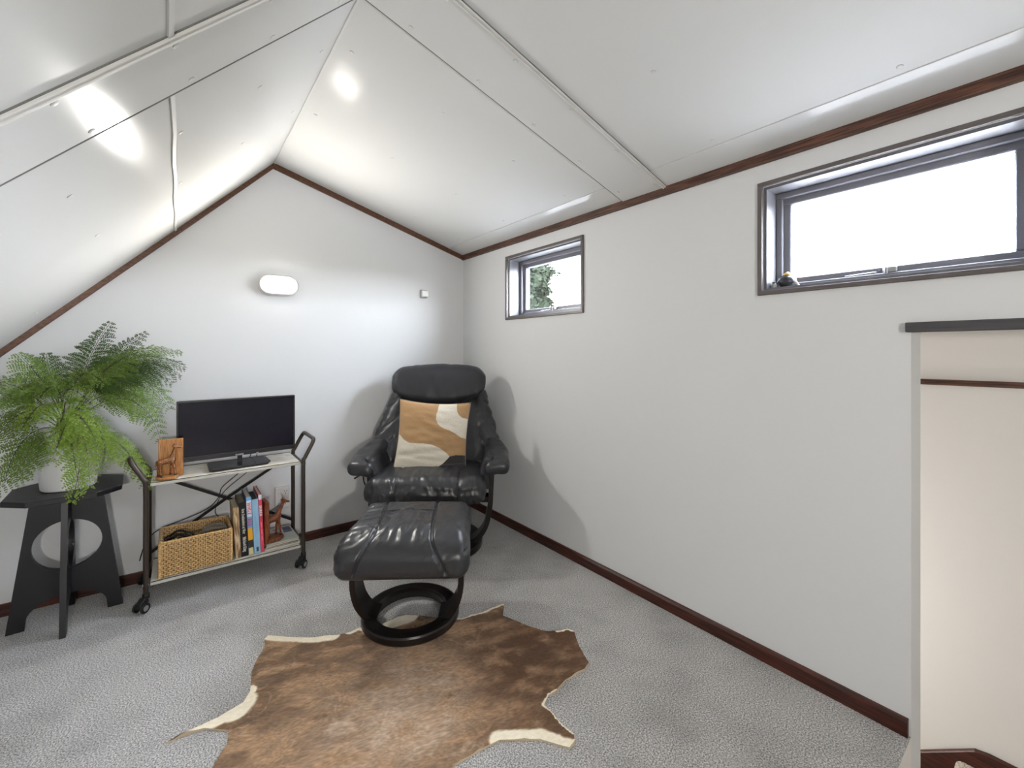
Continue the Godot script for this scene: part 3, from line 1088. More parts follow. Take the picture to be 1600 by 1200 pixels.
func build_footstool() -> void:
	var t := thing("footstool", "black leather footstool with curved seams on a round wooden base", "footstool", Vector3(-0.892, 0.004, 1.053), atan2(-0.58, 0.815))
	part("base_ring", ring_base(0.197, 0.135, 0.040), M.bentwood, t)
	for s in [-1.0, 1.0]:
		var path := smooth_path([Vector3(0.125 * s, 0.032, 0.03), Vector3(0.162 * s, 0.05, 0.035), Vector3(0.196 * s, 0.10, 0.04), Vector3(0.212 * s, 0.17, 0.04), Vector3(0.205 * s, 0.235, 0.04), Vector3(0.165 * s, 0.272, 0.04)])
		part("side_frame", Geo.new().bar(path, Vector3(0, 0, 1), 0.10, 0.022), M.bentwood, t)
	part("seat_plate", Geo.new().box(Vector3(0, 0.278, 0.0), Vector3(0.36, 0.018, 0.30), 0.005), M.black_metal, t)
	var crease := noise(11.0, 63, 2)
	var long_fold := noise(7.0, 64, 2)
	var left := [Vector2(-0.145, -0.24), Vector2(-0.132, -0.08), Vector2(-0.115, 0.06), Vector2(-0.120, 0.16), Vector2(-0.150, 0.24), Vector2(-0.185, 0.34)]
	var right := [Vector2(0.085, -0.24), Vector2(0.090, -0.08), Vector2(0.098, 0.06), Vector2(0.108, 0.16), Vector2(0.135, 0.24), Vector2(0.185, 0.34)]
	var cross := [Vector2(-0.132, -0.075), Vector2(-0.02, -0.090), Vector2(0.090, -0.075)]
	var place := func(p: Vector3) -> Vector3:
		var q := rbox(p, Vector3(0.240, 0.060, 0.215), 0.05)
		var f := q.z / 0.215
		q.x *= 1.0 - 0.045 * clampf(-f, -1.0, 1.0) + 0.02
		q.y += 0.014 * (1.0 - p.x * p.x) * (1.0 - p.z * p.z) * (1.0 if p.y > 0 else 0.2)
		q.y -= 0.030 * smoothstep(0.45, 1.05, f) - 0.012 * smoothstep(-0.3, -1.0, f)
		q.y -= 0.010 * smoothstep(0.0, 0.9, absf(f - 0.1)) * (0.0 if p.y > 0 else 1.0)
		return q + Vector3(0.0, 0.340, 0.0)
	# flattened coordinate along the top and down the front, for the seams
	var flat := func(p: Vector3) -> Vector2: return Vector2(p.x, p.z + clampf((0.375 - p.y) * 0.9, 0.0, 0.12) * clampf((p.z - 0.10) * 12.0, 0.0, 1.0))
	var g := Geo.new().soft(110, 20, 100, place)
	g.swell(0, func(p: Vector3, n: Vector3) -> float:
		var d := 0.0
		var q: Vector2 = flat.call(p)
		if n.y > -0.3:
			var dl := off_line(q, left)
			var dr := off_line(q, right)
			var dc := off_line(q, cross)
			var m := minf(dl, minf(dr, dc))
			d -= 0.0105 * groove(m, 0.0052)
			var near := groove(m, 0.06)
			d += 0.0030 * near * crease.get_noise_3d(q.x * 2.2 + q.y * 2.2, q.y * 1.0 - q.x * 0.8, 2.0)
			var mid := 1.0 if q.x > -0.12 and q.x < 0.095 else 0.35
			d += mid * 0.0042 * (1.0 - absf(long_fold.get_noise_3d(q.x * 2.2 + 0.5 * sin(q.y * 8.0) * 0.06, q.y * 0.9, 4.0)) * 3.2) * smoothstep(-0.26, 0.0, q.y) * smoothstep(0.24, 0.10, q.y)
			d += 0.0045 * crease.get_noise_3d(q.x * 0.6 + q.y * 1.8, q.y * 1.2, 8.0) * smoothstep(-0.12, -0.2, q.x)
		if absf(n.x) > 0.5:
			d -= 0.006 * groove(p.y - 0.382 + 0.03 * smoothstep(0.05, 0.2, p.z), 0.006)
		return d)
	var c := part("cushion", g, M.leather, t)
	for line in [left, right, cross]:
		var pts := []
		for q in line:
			if q.y <= 0.17:
				pts.append(Vector3(q.x, 0.4075 + 0.004 * (1.0 - pow(q.y / 0.2, 2.0)) - (0.012 if q.y > 0.1 else 0.0) + (0.004 if q.y < -0.2 else 0.0), clampf(q.y, -0.19, 0.2)))
		part("seam", Geo.new().tube(smooth_path(pts), 0.0013, 5), M.thread, c)


func build_rug() -> void:
	var outline := PackedVector2Array()
	for p in [[-1.682, 1.173], [-1.654, 1.164], [-1.621, 1.163], [-1.561, 1.161], [-1.494, 1.141], [-1.471, 1.103], [-1.456, 1.008], [-1.426, 0.937], [-1.400, 0.892], [-1.396, 0.846], [-1.380, 0.828], [-1.322, 0.885], [-1.255, 0.942], [-1.184, 0.984], [-1.126, 1.003], [-1.086, 0.996], [-1.064, 1.030], [-1.024, 1.028], [-0.979, 1.030], [-0.907, 1.032], [-0.854, 1.080], [-0.823, 1.118], [-0.772, 1.167], [-0.735, 1.195], [-0.636, 1.212], [-0.550, 1.215], [-0.541, 1.227], [-0.590, 1.284], [-0.565, 1.350], [-0.545, 1.432], [-0.485, 1.496], [-0.443, 1.515], [-0.429, 1.533], [-0.477, 1.607], [-0.513, 1.688], [-0.544, 1.697], [-0.634, 1.692], [-0.689, 1.709], [-0.722, 1.705], [-0.758, 1.725], [-0.762, 1.786], [-0.763, 1.856], [-0.776, 1.874], [-0.799, 1.875], [-0.819, 1.846], [-0.846, 1.805], [-0.938, 1.737], [-1.004, 1.729], [-1.071, 1.723], [-1.16, 1.76], [-1.25, 1.80], [-1.32, 1.88], [-1.37, 1.92], [-1.42, 1.90], [-1.44, 1.78], [-1.48, 1.68], [-1.52, 1.58], [-1.585, 1.45], [-1.600, 1.37], [-1.581, 1.338], [-1.570, 1.317], [-1.547, 1.282], [-1.539, 1.232], [-1.596, 1.180], [-1.647, 1.171]]:
		outline.append(Vector2(p[0], p[1]))
	# white belly and leg fringes along parts of the edge, a pale tail root, a dark neck
	var white := [[outline.slice(10, 14), 0.034], [outline.slice(14, 17), 0.02], [outline.slice(22, 27), 0.012], [outline.slice(37, 42), 0.006], [outline.slice(43, 47), 0.030], [outline.slice(50, 56), 0.03], [PackedVector2Array([outline[2], outline[3], outline[4], Vector2(-1.52, 1.17)]), 0.045], [PackedVector2Array([Vector2(-1.05, 1.04), Vector2(-0.97, 1.045), Vector2(-0.90, 1.055)]), 0.042], [PackedVector2Array([outline[30], outline[31], outline[32]]), 0.007], [PackedVector2Array([outline[4], outline[5]]), 0.02], [PackedVector2Array([outline[44], outline[45], outline[46]]), 0.036]]
	var n := 640
	var lo := Vector2(-1.72, 0.78)
	var side := 1.34
	var coarse := noise(3.2, 81, 4)
	var blot := noise(8.5, 82, 5)
	var vein_noise := noise(7.0, 86, 3)
	var fur := noise(90.0, 83, 2)
	var warp := noise(4.0, 84, 2)
	var axis := Vector2(0.94, 0.342)
	var data := PackedByteArray()
	data.resize(n * n * 3)
	var tan := Color(0.615, 0.488, 0.368)
	var brown := Color(0.43, 0.325, 0.225)
	var deep := Color(0.33, 0.215, 0.125)
	var pale := Color(0.74, 0.645, 0.56)
	var ivory := Color(0.96, 0.92, 0.83)
	for y in n:
		for x in n:
			var p := lo + Vector2(x + 0.5, y + 0.5) / n * side
			var q := Vector2(p.dot(axis), p.dot(axis.orthogonal()))
			var w := warp.get_noise_2d(p.x, p.y)
			var a := coarse.get_noise_2d(q.x * 0.9, q.y * 1.3)
			var b := blot.get_noise_2d(q.x * 0.8 + w * 0.03, q.y * 1.35)
			var f := fur.get_noise_2d(q.x * 0.55 + w * 0.02, q.y * 1.3 + w * 0.01)
			var col := tan.lerp(brown, clampf(0.45 + 1.3 * a + 1.9 * b, 0.0, 1.0))
			var vein := smoothstep(0.075, 0.0, absf(vein_noise.get_noise_2d(q.x * 0.75 + w * 0.04, q.y * 1.3)))
			col = col.lerp(pale, 0.42 * vein * clampf(0.6 + 2.0 * a, 0.0, 1.0))
			col = col.lerp(Color(0.37, 0.28, 0.205), clampf(2.2 * vein_noise.get_noise_2d(q.x * 0.6 + 31.0, q.y * 1.1) - 0.25, 0.0, 0.6))
			# paler flank nearest the frame's foot, darker neck
			col = col.lerp(pale, clampf(0.75 * groove(p.distance_to(Vector2(-1.12, 1.47)), 0.24) + b * 0.9 * groove(p.distance_to(Vector2(-1.15, 1.5)), 0.35), 0.0, 0.85))
			var neck := clampf((q.x - (-0.38)) / 0.30, 0.0, 1.0)
			neck *= 0.5 + 0.9 * groove(absf(p.y - 1.47) - 0.06, 0.10)
			col = col.lerp(deep, clampf(neck * (0.75 + b), 0.0, 0.9))
			col = col.lerp(tan, 0.55 * groove(off_line(p, [Vector2(-0.44, 1.475), Vector2(-0.62, 1.40), Vector2(-0.80, 1.36)]) , 0.020))
			var sw := 0.0
			for e in white:
				if Rect2(e[0][0], Vector2.ZERO).expand(e[0][-1]).grow(0.14).has_point(p):
					sw = maxf(sw, smoothstep(e[1], e[1] * 0.72, off_line(p, Array(e[0])) + 0.006 * b + 0.003 * f))
			col = col.lerp(ivory, sw)
			var lay := 1.0 - 0.75 * sw
			if p.x < -1.60 and p.y < 1.25:
				col = ivory.lerp(deep, smoothstep(-1.615, -1.66, p.x))
			col = col * (1.0 + lay * (0.17 * f + 0.10 * fur.get_noise_2d(q.x * 0.2 + 5.0, q.y * 0.6)))
			var k := (y * n + x) * 3
			data[k] = clampi(int(col.r * 255), 0, 255)
			data[k + 1] = clampi(int(col.g * 255), 0, 255)
			data[k + 2] = clampi(int(col.b * 255), 0, 255)
	var m := mat(Color.WHITE, 0.62, 0.0, 0.28)
	m.albedo_texture = ImageTexture.create_from_image(Image.create_from_data(n, n, false, Image.FORMAT_RGB8, data))
	m.rim_enabled = true
	m.rim = 0.35
	# the skin: dense points, Delaunay, triangles outside the outline dropped
	var pts := PackedVector2Array()
	var edge := outline.size()
	for i in edge:
		var a := outline[i]
		var b := outline[(i + 1) % edge]
		var parts := maxi(1, int(a.distance_to(b) / 0.014))
		for k in parts:
			pts.append(a.lerp(b, float(k) / parts))
	var ring := pts.size()
	var rim := pts.duplicate()
	for i in 52:
		for j in 48:
			var p := lo + Vector2(i + 0.5 * (j % 2), j) * 0.026
			if Geometry2D.is_point_in_polygon(p, outline):
				var d := 1e9
				for k in range(0, ring, 2):
					d = minf(d, p.distance_squared_to(rim[k]))
				if d > 0.00022:
					pts.append(p)
	var tris := Geometry2D.triangulate_delaunay(pts)
	var wave := noise(3.0, 85, 2)
	var g := Geo.new()
	g.has_uv = true
	for i in pts.size():
		var p := pts[i]
		var h := 0.0065 + (0.003 * wave.get_noise_2d(p.x, p.y) if i >= ring else 0.002 + 0.004 * maxf(0.0, wave.get_noise_2d(p.x * 5.0, p.y * 5.0)))
		if i < ring:
			h = 0.005 + 0.010 * maxf(0.0, wave.get_noise_2d(p.x * 4.0, p.y * 4.0))
		g.vert(Vector3(p.x, h, p.y), (p - lo) / side)
	for k in range(0, tris.size(), 3):
		var c := (pts[tris[k]] + pts[tris[k + 1]] + pts[tris[k + 2]]) / 3.0
		if Geometry2D.is_point_in_polygon(c, outline):
			var up := (g.v[tris[k + 2]] - g.v[tris[k]]).cross(g.v[tris[k + 1]] - g.v[tris[k]]).y > 0.0
			if up:
				g.tri(tris[k], tris[k + 1], tris[k + 2])
			else:
				g.tri(tris[k], tris[k + 2], tris[k + 1])
	var t := thing("hide_rug", "brown and white animal hide with its tail lying on the grey carpet", "rug", Vector3.ZERO)
	part("hide", g, m, t)
	g = Geo.new()
	for i in ring:
		var a := g.v.size()
		var p0 := pts[i]
		var p1 := pts[(i + 1) % ring]
		var h0 := 0.005 + 0.010 * maxf(0.0, wave.get_noise_2d(p0.x * 4.0, p0.y * 4.0))
		var h1 := 0.005 + 0.010 * maxf(0.0, wave.get_noise_2d(p1.x * 4.0, p1.y * 4.0))
		g.vert(Vector3(p0.x, h0, p0.y))
		g.vert(Vector3(p1.x, h1, p1.y))
		g.vert(Vector3(p1.x, 0.0, p1.y))
		g.vert(Vector3(p0.x, 0.0, p0.y))
		g.quad(a, a + 1, a + 2, a + 3)
	part("skin_edge", g, mat(Color(0.72, 0.66, 0.55), 0.8), t)


# ---------- trolley and what stands on it ----------
const TX0 := -1.764      # uprights
const TX1 := -1.147
const TZ0 := 0.062
const TZ1 := 0.315


func build_trolley() -> void:
	M.tube = mat(Color(0.27, 0.24, 0.215), 0.34, 0.6)
	M.shelf = with_bump(textured(ramp_tex(noise(0.02, 91, 3), 256, [Color(0.80, 0.77, 0.69), Color(0.87, 0.855, 0.82), Color(0.88, 0.875, 0.85)], 1.2), Vector3(3, 3, 3), 0.4), bump_tex(noise(0.03, 92, 2), 128, 1.0), 0.1)
	M.lip = mat(Color(0.74, 0.73, 0.69), 0.45, 0.1)
	M.seal = mat(Color(0.05, 0.05, 0.05), 0.6)
	M.strap = mat(Color(0.06, 0.058, 0.06), 0.45, 0.4)
	var t := thing("serving_trolley", "worn two-shelf metal trolley on black castors against the gable wall", "trolley", Vector3.ZERO)
	# two bent frames, each front upright, handle and rear upright in one
	for s in 2:
		var x: float = [TX0, TX1][s]
		var o: float = [-1.0, 1.0][s]
		var ctrl := [Vector3(x, 0.062, TZ1), Vector3(x, 0.30, TZ1), Vector3(x, 0.525, TZ1), Vector3(x + o * 0.008, 0.556, TZ1), Vector3(x + o * 0.040, 0.618, TZ1 - 0.002), Vector3(x + o * 0.051, 0.640, TZ1 - 0.014), Vector3(x + o * 0.053, 0.645, TZ1 - 0.05), Vector3(x + o * 0.053, 0.645, TZ0 + 0.05), Vector3(x + o * 0.051, 0.640, TZ0 + 0.014), Vector3(x + o * 0.040, 0.618, TZ0 + 0.002), Vector3(x + o * 0.008, 0.556, TZ0), Vector3(x, 0.525, TZ0), Vector3(x, 0.30, TZ0), Vector3(x, 0.062, TZ0)]
		var fr := part("tube_frame", Geo.new().tube(smooth_path(ctrl, 5), 0.0098, 10), M.tube, t)
		for y in [0.106, 0.524]:
			part("cross_rail", Geo.new().box(Vector3(x, y, (TZ0 + TZ1) / 2), Vector3(0.014, 0.012, TZ1 - TZ0), 0.002), M.tube, fr)
			part("screw", Geo.new().tube([Vector3(x - o * 0.010, y, TZ1), Vector3(x + o * 0.012, y, TZ1)], 0.004, 8), M.steel, fr)
	# shelves
	for q in [[0.538, 0.002], [0.114, 0.0]]:
		var y: float = q[0]
		var sh := part("shelf", Geo.new().box(Vector3((TX0 + TX1) / 2, y - 0.007, (TZ0 + TZ1) / 2), Vector3(0.588, 0.013, 0.262), 0.002), M.shelf, t)
		for z in [TZ1 + 0.0055, TZ0 - 0.0055]:
			part("edge_strip", Geo.new().box(Vector3((TX0 + TX1) / 2, y - 0.0075, z), Vector3(0.588, 0.011, 0.005), 0.001), M.lip, sh)
			part("seal", Geo.new().box(Vector3((TX0 + TX1) / 2, y + 0.0004, z - 0.001 * signf(z - 0.2)), Vector3(0.586, 0.002, 0.003), 0), M.seal, sh)
	# flat crossed straps at the back
	for s in [-1.0, 1.0]:
		part("cross_strap", Geo.new().bar([Vector3(TX0, 0.335 + s * 0.19, TZ0 + 0.004 * s), Vector3((TX0 + TX1) / 2, 0.345, TZ0 + 0.004 * s), Vector3(TX1, 0.345 - s * 0.185, TZ0 + 0.004 * s)], Vector3(0, 0, 1), 0.003, 0.014), M.strap, t)
	# castors
	for x in [TX0, TX1]:
		for z in [TZ0, TZ1]:
			var w := Vector3(x - 0.014, 0.021, z + (0.016 if z > 0.2 else -0.008))
			var c := part("castor", Geo.new().tube([Vector3(x, 0.070, z), Vector3(x, 0.052, z)], 0.0125, 14), M.rubber, t)
			var fork := PackedVector2Array([Vector2(-0.018, 0.0), Vector2(0.004, -0.012), Vector2(0.024, 0.018), Vector2(0.020, 0.036), Vector2(0.004, 0.038), Vector2(-0.012, 0.024)])
			part("fork", Geo.new().prism(fork, -0.013, 0.013, Transform3D(Basis(Vector3.UP, 0.8), w), 0.002), M.rubber, c)
			var wb := Basis(Vector3.UP, 0.8)
			for s in [-1.0, 1.0]:
				var ax := wb * Vector3(0, 0, 1)
				part("wheel", Geo.new().tube([w + ax * s * 0.0145, w + ax * s * 0.0155, w + ax * s * 0.0215, w + ax * s * 0.0225], [0.0175, 0.0205, 0.0205, 0.0175], 22), M.rubber, c)
				part("hub_cap", Geo.new().tube([w + ax * s * 0.0224, w + ax * s * 0.0240], [0.0120, 0.0105], 18), M.steel, c)


func letters(txt: String, size: float, m: Material, parent: Node, xf: Transform3D, squeeze := 1.0, family := "Droid Sans", bold := false, called := "lettering") -> MeshInstance3D:
	var tm := TextMesh.new()
	var f := SystemFont.new()
	f.font_names = PackedStringArray([family])
	if bold:
		f.font_weight = 700
	tm.font = f
	tm.text = txt
	tm.font_size = 32
	tm.pixel_size = size / 32.0
	tm.depth = 0.0004
	tm.curve_step = 1.0
	var o := MeshInstance3D.new()
	o.mesh = tm
	o.material_override = m
	o.name = called
	parent.add_child(o, true)
	o.transform = xf * Transform3D(Basis.from_scale(Vector3(squeeze, 1, 1)), Vector3.ZERO)
	return o


func build_television() -> void:
	var t := thing("television", "small flat television switched off on the trolley's upper shelf", "television", Vector3(-1.412, 0.5395, 0.190), 0.02)
	var shell := mat(Color(0.09, 0.09, 0.105), 0.3, 0.0, 0.5)
	var screen := mat(Color(0.055, 0.048, 0.095), 0.12, 0.0, 0.5)
	var w := 0.500
	var h := 0.285
	var y0 := 0.044
	part("case", Geo.new().box(Vector3(0, y0 + h / 2, -0.012), Vector3(w, h, 0.022), 0.004), shell, t)
	part("housing_bulge", Geo.new().box(Vector3(0, y0 + h * 0.40, -0.034), Vector3(w * 0.62, h * 0.55, 0.024), 0.008), shell, t)
	part("screen", Geo.new().box(Vector3(0, y0 + h / 2 + 0.008, 0.0), Vector3(w - 0.016, h - 0.034, 0.004), 0.001), screen, t)
	var b := 0.007
	for q in [[0.0, h - b / 2, w, b], [-(w - b) / 2, h / 2, b, h - 0.002], [(w - b) / 2, h / 2, b, h - 0.002]]:
		part("bezel", Geo.new().box(Vector3(q[0], y0 + q[1], 0.001), Vector3(q[2], q[3], 0.006), 0.0015), shell, t)
	part("bezel", Geo.new().box(Vector3(0, y0 + 0.010, 0.002), Vector3(w, 0.020, 0.008), 0.002), mat(Color(0.14, 0.13, 0.14), 0.3), t)
	letters("SONIQ", 0.011, M.white_plastic, t, Transform3D(Basis(), Vector3(-0.002, y0 + 0.0055, 0.0064)), 1.0, "Droid Sans", true, "logo")
	part("indicator", Geo.new().box(Vector3(0.075, y0 + 0.004, 0.006), Vector3(0.010, 0.003, 0.001), 0), M.white_plastic, t)
	part("neck", Geo.new().box(Vector3(0, 0.034, -0.004), Vector3(0.020, 0.056, 0.012), 0.002), M.dark_plastic, t)
	var foot := PackedVector2Array([Vector2(-0.128, -0.082), Vector2(0.110, -0.082), Vector2(0.126, -0.066), Vector2(0.128, 0.045), Vector2(0.112, 0.076), Vector2(-0.118, 0.082), Vector2(-0.130, 0.068)])
	var f := part("foot", Geo.new().prism(foot, 0.0, 0.011, Transform3D(Basis(Vector3(1, 0, 0), Vector3(0, 0, 1), Vector3(0, 1, 0)), Vector3(-0.002, 0.0005, 0.012)), 0.003), mat(Color(0.10, 0.10, 0.115), 0.22), t)
	part("foot_joint", Geo.new().box(Vector3(0.058, 0.0115, 0.012), Vector3(0.0016, 0.0012, 0.14), 0), M.seal, f)
	# loose leads hanging behind the shelf
	var a := [Vector3(-1.345, 0.560, 0.045), Vector3(-1.360, 0.520, 0.038), Vector3(-1.385, 0.475, 0.038), Vector3(-1.440, 0.430, 0.040), Vector3(-1.478, 0.395, 0.040), Vector3(-1.492, 0.350, 0.044), Vector3(-1.535, 0.305, 0.046), Vector3(-1.62, 0.275, 0.046), Vector3(-1.70, 0.255, 0.044), Vector3(-1.755, 0.225, 0.040), Vector3(-1.785, 0.17, 0.035), Vector3(-1.80, 0.11, 0.03)]
	tag(part("power_lead", Geo.new().tube(smooth_path(a, 5), 0.0022, 6), M.rubber), "black television lead looping down to the left behind the trolley", "cable", "television leads behind the trolley")
	a = [Vector3(-1.318, 0.560, 0.042), Vector3(-1.325, 0.520, 0.034), Vector3(-1.352, 0.470, 0.034), Vector3(-1.405, 0.425, 0.034), Vector3(-1.455, 0.385, 0.034), Vector3(-1.490, 0.335, 0.034), Vector3(-1.50, 0.26, 0.034), Vector3(-1.40, 0.20, 0.030), Vector3(-1.28, 0.21, 0.024), Vector3(-1.215, 0.245, 0.030)]
	tag(part("aerial_lead", Geo.new().tube(smooth_path(a, 5), 0.0018, 6), M.rubber), "thinner black television lead dropping behind the books to the socket", "cable", "television leads behind the trolley")


func giraffe(reach: float, cell: float) -> Geo:
	# stands along +x, feet on y = 0, about 0.12 tall
	var v := func(x, y, z) -> Vector3: return Vector3(x, y, z)
	var b := []
	b.append([v.call(-0.020, 0.058, 0), v.call(0.016, 0.064, 0), 0.0115, 0.0135])
	b.append([v.call(0.014, 0.066, 0), v.call(0.022 + reach * 0.3, 0.098, 0), 0.0105, 0.0055])
	b.append([v.call(0.022 + reach * 0.3, 0.098, 0), v.call(0.026 + reach * 0.5, 0.116, 0), 0.0058, 0.0052])
	b.append([v.call(0.025 + reach * 0.5, 0.117, 0), v.call(0.042 + reach * 0.6, 0.110, 0), 0.0060, 0.0034])
	for s in [-1.0, 1.0]:
		b.append([v.call(0.022 + reach * 0.5, 0.120, s * 0.003), v.call(0.019 + reach * 0.5, 0.131, s * 0.005), 0.0020, 0.0014])
		b.append([v.call(0.021 + reach * 0.5, 0.117, s * 0.004), v.call(0.016 + reach * 0.5, 0.121, s * 0.012), 0.0022, 0.0014])
		b.append([v.call(0.017, 0.060, s * 0.006), v.call(0.019 + s * 0.004, 0.032, s * 0.008), 0.0062, 0.0035])
		b.append([v.call(0.019 + s * 0.004, 0.032, s * 0.008), v.call(0.020 + s * 0.007, 0.001, s * 0.009), 0.0036, 0.0040])
		b.append([v.call(-0.020, 0.056, s * 0.006), v.call(-0.022 + s * 0.003, 0.032, s * 0.008), 0.0075, 0.0036])
		b.append([v.call(-0.022 + s * 0.003, 0.032, s * 0.008), v.call(-0.020 + s * 0.004, 0.001, s * 0.009), 0.0036, 0.0040])
	b.append([v.call(-0.029, 0.060, 0), v.call(-0.033, 0.040, 0), 0.0022, 0.0016])
	return Geo.new().skin(b, cell, 0.006)


func hooves(g: Node, m: Material) -> void:
	for q in [[0.026, 0.009], [0.014, -0.009], [-0.016, 0.009], [-0.023, -0.009]]:
		part("hoof", Geo.new().tube([Vector3(q[0], 0.0005, q[1]), Vector3(q[0], 0.006, q[1])], 0.0046, 10), m, g)


func build_shelf_things() -> void:
	build_bookends()
	build_basket()
	build_books()


func build_bookends() -> void:
	var block := textured(ramp_tex(noise(0.02, 101, 4), 256, [Color(0.58, 0.37, 0.18), Color(0.70, 0.48, 0.26), Color(0.77, 0.56, 0.33)], 1.5), Vector3(30, 3, 30), 0.45)
	var red := textured(ramp_tex(noise(0.02, 102, 4), 256, [Color(0.30, 0.14, 0.07), Color(0.45, 0.23, 0.11), Color(0.55, 0.31, 0.15)], 1.5), Vector3(30, 3, 30), 0.42)
	var patches := noise(0.05, 103, 1, FastNoiseLite.TYPE_CELLULAR)
	patches.cellular_return_type = FastNoiseLite.RETURN_DISTANCE2_SUB
	var spots := ramp_tex(patches, 256, [Color(0.80, 0.58, 0.34), Color(0.70, 0.44, 0.22), Color(0.26, 0.10, 0.05), Color(0.20, 0.07, 0.04), Color(0.17, 0.06, 0.035), Color(0.17, 0.06, 0.035), Color(0.15, 0.05, 0.03), Color(0.15, 0.05, 0.03), Color(0.15, 0.05, 0.03)], 1.0)
	var coat := textured(spots, Vector3(17, 17, 17), 0.35)
	var dark := mat(Color(0.10, 0.05, 0.035), 0.4)
	# upper: upright board behind, rounded foot in front
	var t := thing("giraffe_bookend", "wooden bookend with a spotted giraffe beside the television", "bookend", Vector3(-1.688, 0.5392, 0.256), -0.14)
	part("board", Geo.new().box(Vector3(0.004, 0.083, -0.022), Vector3(0.088, 0.166, 0.020), 0.002), block, t)
	var foot := PackedVector2Array([Vector2(-0.046, -0.012), Vector2(0.034, -0.012), Vector2(0.036, 0.030), Vector2(0.026, 0.050), Vector2(0.004, 0.058), Vector2(-0.022, 0.054), Vector2(-0.042, 0.036)])
	part("foot", Geo.new().prism(foot, 0.0, 0.011, Transform3D(Basis(Vector3(1, 0, 0), Vector3(0, 0, 1), Vector3(0, 1, 0)), Vector3.ZERO), 0.002), block, t)
	var g := part("giraffe", giraffe(0.006, 0.0019), coat, t, Vector3(-0.006, 0.0105, 0.018))
	g.rotation.y = 0.25
	g.scale = Vector3(1.15, 1.08, 1.3)
	hooves(g, dark)
	# lower: the board stands against the books
	t = thing("giraffe_bookend", "reddish wooden bookend with a plain giraffe holding up the books", "bookend", Vector3(-1.298, 0.139, 0.235), 0.10)
	part("board", Geo.new().box(Vector3(-0.012, 0.106, 0.0), Vector3(0.022, 0.212, 0.085), 0.004), red, t)
	foot = PackedVector2Array([Vector2(-0.002, -0.042), Vector2(0.058, -0.034), Vector2(0.074, -0.012), Vector2(0.072, 0.018), Vector2(0.052, 0.038), Vector2(-0.002, 0.042)])
	part("foot", Geo.new().prism(foot, 0.0, 0.020, Transform3D(Basis(Vector3(1, 0, 0), Vector3(0, 0, 1), Vector3(0, 1, 0)), Vector3.ZERO), 0.004), red, t)
	g = part("giraffe", giraffe(0.030, 0.0021), textured(M_tex(red), Vector3(40, 6, 40), 0.38), t, Vector3(0.026, 0.019, 0.0))
	g.scale = Vector3(1.25, 1.45, 1.25)
	hooves(g, dark)


func M_tex(m: StandardMaterial3D) -> Texture2D:
	return m.albedo_texture


